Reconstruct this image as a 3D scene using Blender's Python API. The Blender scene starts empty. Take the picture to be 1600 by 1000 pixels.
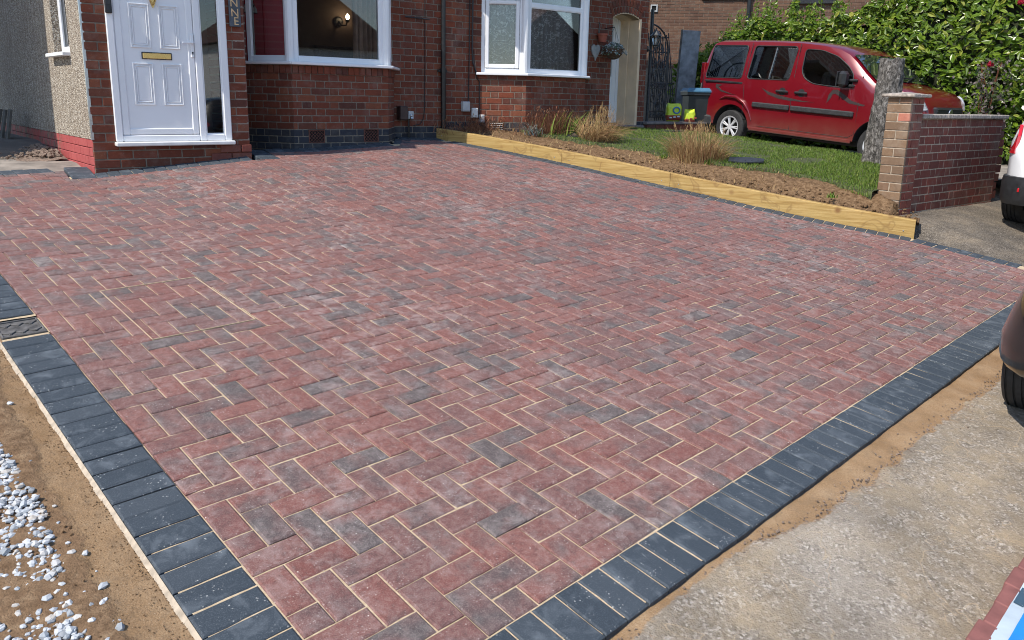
import bpy, bmesh, math, random
from math import radians, sin, cos, pi, sqrt, floor, atan2, tan
from mathutils import Vector, Matrix, noise as mnoise
random.seed(11)
scene = bpy.context.scene
C = scene.collection

# ------------------------------------------------------------------ camera
CAM = Vector((-0.6872, -1.4380, 1.4573))
RIGHT = Vector((0.795595, -0.605500, 0.019958))
UP = Vector((0.112790, 0.180407, 0.977104))
FWD = Vector((0.595237, 0.775128, -0.211825))
FPX = 1186.19
cam_data = bpy.data.cameras.new("camera")
cam = bpy.data.objects.new("camera", cam_data)
C.objects.link(cam)
cam.matrix_world = Matrix(((RIGHT.x, UP.x, -FWD.x, CAM.x), (RIGHT.y, UP.y, -FWD.y, CAM.y),
                           (RIGHT.z, UP.z, -FWD.z, CAM.z), (0, 0, 0, 1)))
cam_data.sensor_width = 36.0
cam_data.lens = 36.0 * FPX / 1600.0
cam_data.shift_x = -0.72 / 1600.0
cam_data.shift_y = -88.27 / 1600.0
cam_data.clip_start = 0.05
cam_data.clip_end = 2000.0
scene.camera = cam

def project(p):
    """rough pixel position in the 1600 x 1000 frame, used only to rank pieces by how large they show"""
    d = Vector(p) - CAM
    z = d.dot(FWD)
    if z < 0.05:
        return None
    return (800.7 + FPX * d.dot(RIGHT) / z, 411.7 - FPX * d.dot(UP) / z, z)

def in_view(p, m=60):
    r = project(p)
    return r is not None and -m < r[0] < 1600 + m and -m < r[1] < 1000 + m

# ------------------------------------------------------------------ sky, sun, exposure
SUN_EL = radians(52.0)
SUN_DIR = Vector((-cos(radians(-4.0)) * cos(SUN_EL), sin(radians(-4.0)) * cos(SUN_EL), sin(SUN_EL)))  # towards the sun
world = bpy.data.worlds.new("World")
scene.world = world
world.use_nodes = True
wn = world.node_tree
bg = wn.nodes["Background"]
sky = wn.nodes.new("ShaderNodeTexSky")
sky.sky_type = 'NISHITA'
sky.sun_disc = False
sky.sun_elevation = SUN_EL
sky.sun_rotation = atan2(SUN_DIR.x, SUN_DIR.y)
sky.air_density = 1.0
sky.dust_density = 0.4
sky.ozone_density = 1.0
wn.links.new(sky.outputs[0], bg.inputs[0])
bg.inputs[1].default_value = 0.14
sun_data = bpy.data.lights.new("sun", 'SUN')
sun_data.energy = 3.4
sun_data.angle = radians(0.55)
sun_data.color = (1.0, 0.93, 0.83)
sun = bpy.data.objects.new("sun", sun_data)
C.objects.link(sun)
sun.location = (-20, -2, 25)
sun.rotation_euler = SUN_DIR.to_track_quat('Z', 'Y').to_euler()
scene.view_settings.view_transform = 'Standard'
scene.view_settings.look = 'None'
scene.view_settings.gamma = 1.0
scene.view_settings.use_curve_mapping = False
scene.view_settings.exposure = 0.62
scene.cycles.pixel_filter_type = 'BLACKMAN_HARRIS'
scene.cycles.filter_width = 1.0

# ------------------------------------------------------------------ mesh helpers
def smooth01(t):
    t = max(0.0, min(1.0, t))
    return t * t * (3 - 2 * t)

def interp(x, xs, ys):
    if x <= xs[0]: return ys[0]
    for i in range(1, len(xs)):
        if x <= xs[i]:
            f = (x - xs[i-1]) / (xs[i] - xs[i-1])
            return ys[i-1] + f * (ys[i] - ys[i-1])
    return ys[-1]

class MB:
    """collects vertices and faces for one mesh"""
    def __init__(s):
        s.v = []; s.f = []; s.t = []; s.m = []
    def add(s, vs, fs, tone=0.0, mi=0):
        o = len(s.v)
        s.v.extend([tuple(p) for p in vs])
        for f in fs:
            s.f.append(tuple(i + o for i in f)); s.t.append(tone); s.m.append(mi)
        return s
    def box(s, x0, x1, y0, y1, z0, z1, M=None, tone=0.0, mi=0):
        vs = [(x, y, z) for x in (x0, x1) for y in (y0, y1) for z in (z0, z1)]
        if M is not None: vs = [M @ Vector(p) for p in vs]
        return s.add(vs, [(0,1,3,2),(4,6,7,5),(0,4,5,1),(2,3,7,6),(0,2,6,4),(1,5,7,3)], tone, mi)
    def cbox(s, x0, x1, y0, y1, z0, z1, b=0.004, M=None, tone=0.0, mi=0):
        """box with chamfered edges"""
        c = Vector(((x0+x1)/2, (y0+y1)/2, (z0+z1)/2)); h = Vector(((x1-x0)/2, (y1-y0)/2, (z1-z0)/2))
        b = min(b, h.x*.9, h.y*.9, h.z*.9)
        vs = []; idx = {}
        for sx in (-1, 1):
            for sy in (-1, 1):
                for sz in (-1, 1):
                    for a in range(3):
                        d = [h.x - b, h.y - b, h.z - b]; d[a] = h[a]
                        idx[(sx, sy, sz, a)] = len(vs)
                        vs.append(Vector((c.x + sx*d[0], c.y + sy*d[1], c.z + sz*d[2])))
        fs = []
        S = (-1, 1)
        for sg in S:
            q = [(-1,-1),(1,-1),(1,1),(-1,1)]
            if sg < 0: q = q[::-1]
            fs.append([idx[(sg, p, r, 0)] for p, r in q])
            fs.append([idx[(r, sg, p, 1)] for p, r in q])
            fs.append([idx[(p, r, sg, 2)] for p, r in q])
        def fixed(loop):
            n = (vs[loop[1]]-vs[loop[0]]).cross(vs[loop[2]]-vs[loop[0]])
            m = sum((vs[i] for i in loop), Vector()) / len(loop) - c
            return loop if n.dot(m) > 0 else loop[::-1]
        for p in S:
            for r in S:
                fs.append(fixed([idx[(-1,p,r,1)], idx[(1,p,r,1)], idx[(1,p,r,2)], idx[(-1,p,r,2)]]))
                fs.append(fixed([idx[(p,-1,r,0)], idx[(p,1,r,0)], idx[(p,1,r,2)], idx[(p,-1,r,2)]]))
                fs.append(fixed([idx[(p,r,-1,0)], idx[(p,r,1,0)], idx[(p,r,1,1)], idx[(p,r,-1,1)]]))
                for k in S:
                    fs.append(fixed([idx[(p,r,k,0)], idx[(p,r,k,1)], idx[(p,r,k,2)]]))
        if M is not None: vs = [M @ p for p in vs]
        return s.add(vs, fs, tone, mi)
    def prism(s, poly, z0, z1, M=None, tone=0.0, mi=0):
        """polygon in x,y extruded from z0 to z1"""
        n = len(poly)
        vs = [Vector((p[0], p[1], z0)) for p in poly] + [Vector((p[0], p[1], z1)) for p in poly]
        if M is not None: vs = [M @ p for p in vs]
        fs = [tuple(range(n))[::-1], tuple(range(n, 2*n))] + [(i, (i+1) % n, (i+1) % n + n, i + n) for i in range(n)]
        return s.add(vs, fs, tone, mi)
    def tube(s, pts, r, n=8, tone=0.0, cap=True, mi=0):
        pts = [Vector(p) for p in pts]
        rs = r if isinstance(r, (list, tuple)) else [r] * len(pts)
        vs = []; fs = []; ref = None
        for i, p in enumerate(pts):
            d = (pts[min(i+1, len(pts)-1)] - pts[max(i-1, 0)])
            d = d.normalized() if d.length > 1e-9 else Vector((0,0,1))
            if ref is None:
                ref = Vector((0,0,1)) if abs(d.z) < .9 else Vector((1,0,0))
                a = d.cross(ref).normalized()
            else:
                a = (a - d * a.dot(d))
                a = a.normalized() if a.length > 1e-6 else d.cross(Vector((0.3,0.5,0.8))).normalized()
            b = d.cross(a)
            for k in range(n):
                t = 2*pi*k/n
                vs.append(p + (a*cos(t) + b*sin(t)) * rs[i])
        for i in range(len(pts)-1):
            for k in range(n):
                fs.append((i*n+k, i*n+(k+1)%n, (i+1)*n+(k+1)%n, (i+1)*n+k))
        if cap:
            fs.append(tuple(range(n))[::-1]); fs.append(tuple(range((len(pts)-1)*n, len(pts)*n)))
        return s.add(vs, fs, tone, mi)
    def lathe(s, prof, n=16, M=None, tone=0.0, mi=0, caps=True):
        """profile (r, z) about the z axis"""
        vs = []; fs = []
        for r, z in prof:
            for k in range(n):
                t = 2*pi*k/n
                vs.append(Vector((r*cos(t), r*sin(t), z)))
        for i in range(len(prof)-1):
            for k in range(n):
                fs.append((i*n+k, i*n+(k+1)%n, (i+1)*n+(k+1)%n, (i+1)*n+k))
        if caps: fs.append(tuple(range(n))[::-1]); fs.append(tuple(range((len(prof)-1)*n, len(prof)*n)))
        if M is not None: vs = [M @ p for p in vs]
        return s.add(vs, fs, tone, mi)
    def grid(s, xs, ys, fn, tone=0.0, mi=0):
        nx, ny = len(xs), len(ys)
        vs = [fn(x, y) for y in ys for x in xs]
        fs = [(j*nx+i, j*nx+i+1, (j+1)*nx+i+1, (j+1)*nx+i) for j in range(ny-1) for i in range(nx-1)]
        return s.add(vs, fs, tone, mi)
    def mesh(s, name, mats, smooth=False):
        me = bpy.data.meshes.new(name)
        me.from_pydata(s.v, [], s.f)
        for m in (mats if isinstance(mats, (list, tuple)) else [mats]):
            me.materials.append(m)
        if any(s.t):
            a = me.attributes.new("tone", 'FLOAT', 'FACE'); a.data.foreach_set("value", s.t)
        if any(s.m):
            me.polygons.foreach_set("material_index", s.m)
        if smooth:
            me.polygons.foreach_set("use_smooth", [True] * len(me.polygons))
        me.update()
        return me
    def build(s, name, mats, parent=None, smooth=False, label=None, cat=None, group=None, kind=None):
        return link(name, s.mesh(name, mats, smooth), parent, label, cat, group, kind)

def link(name, me, parent=None, label=None, cat=None, group=None, kind=None):
    o = bpy.data.objects.new(name, me)
    C.objects.link(o)
    tag(o, label, cat, group, kind)
    if parent is not None:
        o.parent = parent
        o.matrix_parent_inverse = MW[parent.name].inverted() if parent.name in MW else Matrix()
    return o

MW = {}
def tag(o, label=None, cat=None, group=None, kind=None):
    if label: o["label"] = label
    if cat: o["category"] = cat
    if group: o["group"] = group
    if kind: o["kind"] = kind
    return o

def thing(name, loc, label, cat, group=None, mtx=None):
    """an Empty at the base of a thing; parts built in world coordinates unless mtx is given (then in the thing's own)"""
    o = bpy.data.objects.new(name, None)
    C.objects.link(o)
    o.empty_display_size = 0.2
    if mtx is None:
        o.location = loc
        MW[o.name] = Matrix.Translation(loc)
    else:
        o.matrix_basis = mtx
    return tag(o, label, cat, group)

def autosmooth(o, ang=35):
    me = o.data
    me.polygons.foreach_set("use_smooth", [True] * len(me.polygons))
    try:
        me.set_sharp_from_angle(angle=radians(ang))
    except Exception:
        pass
    return o

# ------------------------------------------------------------------ ground heights
EX = Vector((0.99319, 0.11638, 0.0)); EY = Vector((-0.11618, 0.98649, 0.0))
def plane_z(x, y):
    return -0.008537 * x + 0.116037 * y
def G(x, y):
    """top of the block paving"""
    return plane_z(x, y) + smooth01((y-2.5)/4.1) * interp(x, [.5, 2.0, 2.8, 3.8, 4.6], [-.066, .072, .075, .13, .10])
def L2W(u, v):
    p = EX*u + EY*v
    return p.x, p.y
def W2L(x, y):
    # inverse of the (slightly non-orthogonal in plan) driveway axes
    det = EX.x*EY.y - EX.y*EY.x
    return ((x*EY.y - y*EY.x)/det, (-x*EX.y + y*EX.x)/det)
def GZ(x, y):
    """neighbour's garden"""
    q = -0.76458 + 0.18764*x + 0.20212*y - 0.00594*x*x - 0.01552*x*y + 0.00173*y*y
    return q - 0.10 * smooth01((x-9.8)/.6)
def fbm(x, y, s, o=4, z=0.0):
    return mnoise.fractal(Vector((x*s, y*s, z)), 1.0, 2.1, o)

# ------------------------------------------------------------------ materials
class NT:
    def __init__(s, name):
        s.m = bpy.data.materials.new(name); s.m.use_nodes = True
        s.t = s.m.node_tree; s.b = s.t.nodes["Principled BSDF"]; s.out = s.t.nodes["Material Output"]
        s._pos = None; s._tone = None
    def n(s, k, **kw):
        nd = s.t.nodes.new(k)
        for a, v in kw.items(): setattr(nd, a, v)
        return nd
    def l(s, a, b): s.t.links.new(a, b)
    def pos(s):
        if s._pos is None: s._pos = s.n("ShaderNodeNewGeometry").outputs["Position"]
        return s._pos
    def obj(s): return s.n("ShaderNodeTexCoord").outputs["Object"]
    def tone(s, k=1.0, off=0.0):
        """0..1 random number of the single piece (object random, or the face attribute in joined pieces)"""
        if s._tone is None:
            a = s.n("ShaderNodeAttribute", attribute_name="tone").outputs["Fac"]
            r = s.n("ShaderNodeObjectInfo").outputs["Random"]
            s._tone = s.math('FRACT', s.math('ADD', a, r))
        if k == 1.0 and off == 0.0: return s._tone
        return s.math('FRACT', s.math('MULTIPLY_ADD', s._tone, k, off))
    def math(s, op, a, b=None, c=None, clamp=False):
        nd = s.n("ShaderNodeMath", operation=op, use_clamp=clamp)
        for i, x in enumerate((a, b, c)):
            if x is None: continue
            if isinstance(x, (int, float)): nd.inputs[i].default_value = x
            else: s.l(x, nd.inputs[i])
        return nd.outputs[0]
    def noise(s, scale, detail=4, rough=0.55, vec=None, w=None, dist=0.0, stretch=None):
        nd = s.n("ShaderNodeTexNoise", noise_dimensions='4D' if w is not None else '3D')
        v = vec if vec is not None else s.pos()
        if stretch:
            mp = s.n("ShaderNodeMapping"); mp.inputs["Scale"].default_value = stretch
            s.l(v, mp.inputs["Vector"]); v = mp.outputs[0]
        s.l(v, nd.inputs["Vector"])
        nd.inputs["Scale"].default_value = scale; nd.inputs["Detail"].default_value = detail
        nd.inputs["Roughness"].default_value = rough; nd.inputs["Distortion"].default_value = dist
        if w is not None: s.l(s.math('MULTIPLY', w, 37.0), nd.inputs["W"])
        return nd.outputs["Fac"]
    def voro(s, scale, vec=None, feature='F1', out="Distance", rand=1.0):
        nd = s.n("ShaderNodeTexVoronoi", feature=feature)
        s.l(vec if vec is not None else s.pos(), nd.inputs["Vector"])
        nd.inputs["Scale"].default_value = scale
        nd.inputs["Randomness"].default_value = rand
        return nd.outputs[out]
    def ramp(s, fac, stops, interp='LINEAR'):
        nd = s.n("ShaderNodeValToRGB"); cr = nd.color_ramp; cr.interpolation = interp
        while len(cr.elements) < len(stops): cr.elements.new(0.5)
        for e, (p, c) in zip(cr.elements, stops):
            e.position = p
            e.color = (c, c, c, 1) if isinstance(c, (int, float)) else (*c, 1)
        s.l(fac, nd.inputs[0])
        return nd.outputs[0]
    def mix(s, fac, a, b, blend='MIX'):
        nd = s.n("ShaderNodeMix", data_type='RGBA', blend_type=blend)
        ins = [i for i in nd.inputs if i.enabled and i.type == 'RGBA']
        fi = [i for i in nd.inputs if i.enabled and i.type == 'VALUE'][0]
        for x, i in ((fac, fi), (a, ins[0]), (b, ins[1])):
            if isinstance(x, (int, float)): i.default_value = x
            elif isinstance(x, tuple): i.default_value = (*x, 1)
            else: s.l(x, i)
        return [o for o in nd.outputs if o.enabled and o.type == 'RGBA'][0]
    def color(s, c):
        if isinstance(c, tuple): s.b.inputs["Base Color"].default_value = (*c, 1)
        else: s.l(c, s.b.inputs["Base Color"])
        return s
    def rough(s, r):
        if isinstance(r, (int, float)): s.b.inputs["Roughness"].default_value = r
        else: s.l(r, s.b.inputs["Roughness"])
        return s
    def set(s, **kw):
        for k, v in kw.items(): s.b.inputs[k.replace('_', ' ')].default_value = v
        return s
    def bump(s, h, strength=0.3, dist=0.004):
        nd = s.n("ShaderNodeBump"); nd.inputs["Strength"].default_value = strength; nd.inputs["Distance"].default_value = dist
        s.l(h, nd.inputs["Height"]); s.l(nd.outputs[0], s.b.inputs["Normal"])
        return s

def plain(name, c, rough=0.5, var=0.12, scale=14.0, bump=0.0, bscale=60.0, metal=0.0, spec=None, dist=0.003, coat=0.0):
    k = NT(name)
    f = k.noise(scale, 4)
    lo = tuple(max(0, x*(1-var*1.6)) for x in c); hi = tuple(min(1, x*(1+var*1.6)) for x in c)
    k.color(k.ramp(f, [(0.3, lo), (0.7, hi)]))
    k.rough(k.math('MULTIPLY_ADD', f, 0.2, rough-0.1))
    k.set(Metallic=metal)
    if spec is not None: k.set(Specular_IOR_Level=spec)
    if coat: k.set(Coat_Weight=coat, Coat_Roughness=0.04)
    if bump: k.bump(k.noise(bscale, 5), bump, dist)
    return k.m

MAT = {}
# block paving, brindled red
k = NT("paver_brindle"); t = k.tone()
patch = k.noise(8.0, 3, 0.5, w=t)
shift = k.ramp(k.tone(3.7, .11), [(0.0, -0.02), (0.6, 0.13), (0.86, 0.22), (0.93, 0.34), (1.0, 0.40)])
dark = k.ramp(k.math('ADD', patch, shift), [(0.58, 0.0), (0.86, 0.92)])
redv = k.ramp(k.tone(7.3, .4), [(0.0, (.196,.067,.055)), (0.3, (.230,.090,.074)), (0.55, (.186,.081,.071)), (0.8, (.168,.080,.073)), (1.0, (.206,.072,.061))])
col = k.mix(dark, redv, (.098,.088,.088))
mott = k.noise(46.0, 5, 0.7, w=t)
col = k.mix(k.ramp(mott, [(0.34, 0.7), (0.5, 0.0)]), col, k.mix(0.65, col, (.045,.030,.028)))
col = k.mix(k.ramp(mott, [(0.52, 0.0), (0.70, 0.55)]), col, k.mix(0.6, col, (.40,.32,.29)))
fine = k.noise(300.0, 4, 0.75)
col = k.mix(k.ramp(fine, [(0.52, 0.0), (0.66, 0.7)]), col, k.mix(0.6, col, (.42,.36,.33)))
col = k.mix(k.ramp(fine, [(0.34, 0.65), (0.47, 0.0)]), col, (.048,.032,.030))
film = k.noise(1.3, 4, 0.6)
film2 = k.noise(13.0, 6, 0.72, w=t, dist=0.8)
filmf = k.math('MULTIPLY', k.ramp(film, [(0.38, 0.14), (0.68, 0.66)]), k.ramp(film2, [(0.46, 0.0), (0.74, 1.0)]), clamp=True)
col = k.mix(filmf, col, (.50,.44,.42))
sm = k.noise(7.0, 5, 0.7, w=k.tone(5.1, .2), dist=1.4)
col = k.mix(k.ramp(sm, [(0.66, 0.0), (0.76, 0.6)]), col, (.48,.47,.47))
spn = k.noise(14.0, 3)
spk = k.math('MULTIPLY', k.ramp(k.voro(95.0), [(0.16, 1.0), (0.26, 0.0)]), k.ramp(spn, [(0.50, 0.0), (0.62, 1.0)]))
col = k.mix(k.math('MULTIPLY', spk, 0.42), col, (.62,.56,.52))
spk = k.math('MULTIPLY', k.ramp(k.voro(34.0), [(0.06, 1.0), (0.10, 0.0)]), k.ramp(k.noise(9.0, 2), [(0.5, 0.0), (0.6, 1.0)]))
col = k.mix(k.math('MULTIPLY', spk, 0.8), col, (.74,.69,.63))
k.color(col).rough(k.ramp(film2, [(0.3, 0.60), (0.7, 0.85)])).set(Specular_IOR_Level=0.35)
k.bump(k.math('ADD', k.noise(260.0, 5, 0.75), k.math('MULTIPLY', k.noise(40.0, 4), 0.9)), 0.7, 0.0035)
MAT['paver'] = k.m
# charcoal kerb blocks
k = NT("kerb_charcoal"); t = k.tone()
col = k.ramp(t, [(0.0, (.030,.041,.054)), (0.5, (.037,.049,.063)), (1.0, (.047,.059,.073))])
col = k.mix(k.ramp(k.noise(9.0, 4, .6, w=t, dist=.8), [(0.52, 0.0), (0.76, 0.5)]), col, (.22,.25,.28))
col = k.mix(k.ramp(k.noise(260.0, 4, .75), [(0.50, 0.0), (0.68, 0.6)]), col, (.13,.155,.18))
spk = k.math('MULTIPLY', k.ramp(k.voro(80.0), [(0.15, 1.0), (0.24, 0.0)]), k.ramp(k.noise(15.0, 3, w=t), [(0.52, 0.0), (0.62, 1.0)]))
col = k.mix(k.math('MULTIPLY', spk, .7), col, (.52,.53,.52))
sc = k.noise(14.0, 3, .6, w=t, stretch=(1.0, .22, 1.0), dist=1.5)
col = k.mix(k.ramp(sc, [(0.70, 0.0), (0.76, 0.5)]), col, (.42,.44,.45))
k.color(col).rough(0.72).set(Specular_IOR_Level=0.4)
k.bump(k.noise(240.0, 4, .7), 0.3, 0.002)
MAT['kerb'] = k.m
# jointing sand
k = NT("joint_sand")
k.color(k.ramp(k.noise(90.0, 5, .7), [(0.3, (.40,.30,.19)), (0.7, (.64,.52,.36))])).rough(.95).set(Specular_IOR_Level=.1)
k.bump(k.noise(300.0, 4, .7), .8, .003)
MAT['sand'] = k.m
# house brick
def brick_mat(name, cols, film=(.30,.25,.22), filmamt=.25):
    k = NT(name); t = k.tone()
    col = k.ramp(t, [(i/(len(cols)-1), c) for i, c in enumerate(cols)])
    col = k.mix(k.ramp(k.noise(22.0, 5, .65, w=t), [(0.35, 0.0), (0.75, 0.55)]), col, k.mix(.6, col, (.03,.016,.014)))
    col = k.mix(k.math('MULTIPLY', k.ramp(k.noise(5.0, 5, .7), [(0.5, 0.0), (0.72, 1.0)]), filmamt), col, film)
    sp = k.ramp(k.noise(75.0, 3, .6), [(0.66, 0.0), (0.72, 0.4)])
    col = k.mix(sp, col, film)
    k.color(col).rough(.86).set(Specular_IOR_Level=.25)
    k.bump(k.math('ADD', k.noise(130.0, 5, .7), k.noise(34.0, 3)), .45, .004)
    return k.m
MAT['brick'] = brick_mat("brick_red", [(.140,.042,.025), (.205,.056,.030), (.160,.045,.027), (.230,.076,.040), (.095,.038,.029), (.215,.064,.038)])
MAT['brick_blue'] = brick_mat("brick_blue", [(.030,.036,.050), (.045,.050,.064), (.036,.038,.046), (.060,.056,.058)], (.16,.15,.14), .4)
MAT['brick_garden'] = brick_mat("brick_garden", [(.20,.058,.045), (.25,.075,.055), (.17,.060,.048), (.23,.085,.062)], (.20,.16,.13), .75)
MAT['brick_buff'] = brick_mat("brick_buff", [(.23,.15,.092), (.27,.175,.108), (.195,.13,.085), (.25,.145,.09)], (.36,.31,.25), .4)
MAT['brick_salmon'] = brick_mat("brick_salmon", [(.52,.20,.14), (.50,.19,.13)], (.5,.4,.33), .3)
MAT['brick_far'] = brick_mat("brick_far", [(.140,.076,.052), (.175,.098,.064), (.120,.066,.047), (.19,.11,.072)], (.30,.24,.19), .3)
MAT['mortar'] = plain("mortar", (.195,.165,.130), .95, .18, 30, .6, 160)
MAT['mortar_pale'] = plain("mortar_pale", (.42,.35,.27), .95, .18, 30, .6, 160)
# pebbledash
k = NT("pebbledash")
cell = k.voro(85.0, out="Color"); dd = k.voro(85.0)
sep = k.n("ShaderNodeSeparateColor"); k.l(cell, sep.inputs[0])
col = k.ramp(sep.outputs[0], [(0.0, (.10,.075,.055)), (0.3, (.34,.28,.21)), (0.6, (.62,.55,.44)), (1.0, (.80,.75,.66))])
col = k.mix(k.ramp(dd, [(0.35, 0.0), (0.62, 0.75)]), col, (.16,.125,.095))
col = k.mix(k.ramp(k.noise(2.2, 4), [(0.4, 0.0), (0.75, 0.45)]), col, (.25,.19,.14))
k.color(col).rough(.9)
k.bump(k.math('SUBTRACT', 1.0, dd), 1.0, .008)
MAT['pebbledash'] = k.m
# red masonry paint over brick plinth
k = NT("plinth_red_paint")
worn = k.ramp(k.noise(11.0, 6, .7), [(0.47, 0.0), (0.56, 1.0)])
Y = k.n("ShaderNodeSeparateXYZ"); k.l(k.pos(), Y.inputs[0])
wear = k.math('MULTIPLY', worn, k.ramp(k.math('MULTIPLY_ADD', Y.outputs[1], .25, -1.7), [(0.24, 0.0), (0.30, 1.0)]))
col = k.mix(wear, k.ramp(k.noise(3.0, 3), [(0.3, (.36,.062,.062)), (0.7, (.42,.085,.080))]), k.ramp(k.noise(18.0, 4), [(0.3, (.14,.06,.04)), (0.7, (.26,.17,.13))]))
k.color(col).rough(.7); k.bump(k.noise(60.0, 4), .3, .003)
MAT['plinth'] = k.m
MAT['upvc'] = plain("white_upvc", (.80,.81,.83), .32, .02, 3.0)
MAT['upvc_dirty'] = plain("white_upvc_sill", (.76,.75,.73), .4, .08, 8.0)
MAT['rubber'] = plain("black_rubber", (.018,.018,.019), .6, .2, 30, .2)
MAT['tyre'] = plain("tyre_rubber", (.022,.022,.023), .75, .3, 18, .3, 90)
MAT['sheet_dark'] = plain('dark_ribbed_sheet', (.030,.034,.042), .55, .2, 20)
MAT['black_plastic'] = plain("black_plastic", (.022,.023,.025), .45, .2, 20)
MAT['grey_plastic'] = plain("dark_grey_plastic", (.032,.033,.036), .55, .15, 20, .15, 200)
MAT['black_iron'] = plain("black_iron_paint", (.028,.031,.036), .45, .35, 30, .3, 80)
MAT['pipe'] = plain("black_pipe_paint", (.012,.012,.013), .35, .3, 20, .1)
MAT['brass'] = plain("brass", (.62,.42,.17), .28, .1, 20, metal=1.0)
MAT['steel'] = plain("steel", (.55,.56,.57), .3, .1, 20, metal=1.0)
MAT['alloy'] = plain("alloy_wheel", (.60,.61,.63), .35, .05, 9, metal=.25)
MAT['grey_box'] = plain("grey_meter_box", (.42,.44,.45), .55, .08, 9)
MAT['white_box'] = plain("white_meter_box", (.62,.62,.60), .5, .1, 9)
MAT['brown_box'] = plain("brown_meter_box", (.055,.032,.028), .5, .15, 12)
MAT['slate'] = plain("slate_sign", (.07,.085,.105), .6, .2, 25, .3, 60)
MAT['gold'] = plain("gold_letter", (.62,.44,.24), .5, .15, 40)
MAT['cream'] = plain("cream_paint", (.66,.51,.345), .7, .06, 5, .25, 30)
MAT['dark_room'] = plain("dim_room_wall", (.20,.155,.135), .9, .1, 3)
MAT['dark_floor'] = plain("dim_room_carpet", (.05,.04,.035), .9, .1, 8)
MAT['curtain'] = plain("brown_curtain", (.30,.19,.14), .9, .15, 8)
MAT['red_door'] = plain("red_door_paint", (.50,.012,.03), .35, .05, 3)
MAT['frosted'] = plain("frosted_glass", (.55,.55,.53), .2, .3, 30)
MAT['lattice'] = plain('lattice_clay', (.15,.055,.04), .8, .2, 30)
MAT['reflector_white'] = plain('white_reflector_boards', (.74,.75,.76), .5, .04, 4)  # white of the unseen boards added for the van's glass to mirror
MAT['terracotta'] = plain("terracotta", (.32,.085,.05), .7, .1, 12)
MAT['wood_grey'] = plain("weathered_wood", (.10,.095,.085), .85, .3, 12, .4, 60)
MAT['wood_heart'] = plain("whitewashed_wood", (.36,.36,.35), .8, .12, 20, .3, 60)
MAT['coping'] = plain("concrete_coping", (.33,.29,.25), .9, .35, 26, .8, 90, dist=.006)
MAT['slab'] = plain("grey_stone_slab", (.21,.23,.25), .85, .22, 9, .3, 70)
MAT['step'] = plain("step_concrete", (.17,.15,.14), .9, .2, 12, .3, 60)
MAT['mat'] = plain("black_rubber_mat", (.016,.017,.018), .7, .2, 30, .3)
MAT['roof_tile'] = plain("brown_roof_tile", (.10,.055,.042), .85, .25, 8, .4, 20)
MAT['far_roof'] = MAT['roof_tile']
MAT['bag'] = None
# treated softwood
k = NT("treated_timber")
mp = k.n("ShaderNodeMapping"); mp.inputs["Rotation"].default_value = (0, 0, radians(-22.2))
k.l(k.pos(), mp.inputs["Vector"]); tv = mp.outputs[0]
w = k.noise(6.0, 4, .55, vec=tv, stretch=(6.0, .45, 9.0), dist=.5)
col = k.ramp(w, [(0.22, (.22,.12,.034)), (0.42, (.38,.235,.072)), (0.6, (.47,.315,.115)), (0.8, (.58,.41,.18))])
kn = k.voro(3.4, vec=tv)
col = k.mix(k.ramp(kn, [(0.05, 1.0), (0.15, 0.0)]), col, (.23,.115,.038))
ring = k.noise(3.4, 2, .4, vec=tv, stretch=(1., 1.2, 1.), dist=1.8)
col = k.mix(k.ramp(ring, [(0.57, 0.0), (0.63, 0.55), (0.69, 0.0)]), col, (.22,.12,.04))
col = k.mix(k.ramp(k.noise(2.2, 5, .6), [(0.45, 0.0), (0.75, 0.35)]), col, (.37,.27,.085))
k.color(col).rough(.75); k.bump(k.noise(20.0, 4, vec=tv, stretch=(6., .5, 9.)), .4, .004)
MAT['timber'] = k.m
# soil, sand haunch, concrete: mixed by the vertex attribute "sandy"
def ground_mat(name, base, aggregate, aggr, b=1.0):
    k = NT(name)
    a = k.n("ShaderNodeAttribute", attribute_name="sandy").outputs["Fac"]
    edge = k.math('ADD', a, k.math('MULTIPLY_ADD', k.noise(38.0, 5, .7), .9, -.45))
    fac = k.ramp(edge, [(0.36, 0.0), (0.64, 1.0)])
    sandc = k.ramp(k.noise(5.0, 6, .6), [(0.3, (.235,.145,.075)), (0.5, (.33,.215,.120)), (0.75, (.42,.30,.185))])
    sandc = k.mix(k.ramp(k.noise(190.0, 4, .75), [(0.46, 0.0), (0.66, .6)]), sandc, (.17,.10,.05))
    sandc = k.mix(k.ramp(k.noise(17.0, 5, .7, dist=.5), [(0.50, 0.0), (0.68, .5)]), sandc, (.215,.15,.095))
    sandc = k.mix(k.ramp(k.noise(240.0, 3, .7), [(0.60, 0.0), (0.70, .5)]), sandc, (.60,.50,.38))
    k.color(k.mix(fac, base(k), sandc)).rough(.95).set(Specular_IOR_Level=.15)
    hb = k.math('MULTIPLY', aggregate(k), k.math('SUBTRACT', 1.0, k.math('MULTIPLY', fac, .45)))
    k.bump(hb, b, aggr)
    return k.m
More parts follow.
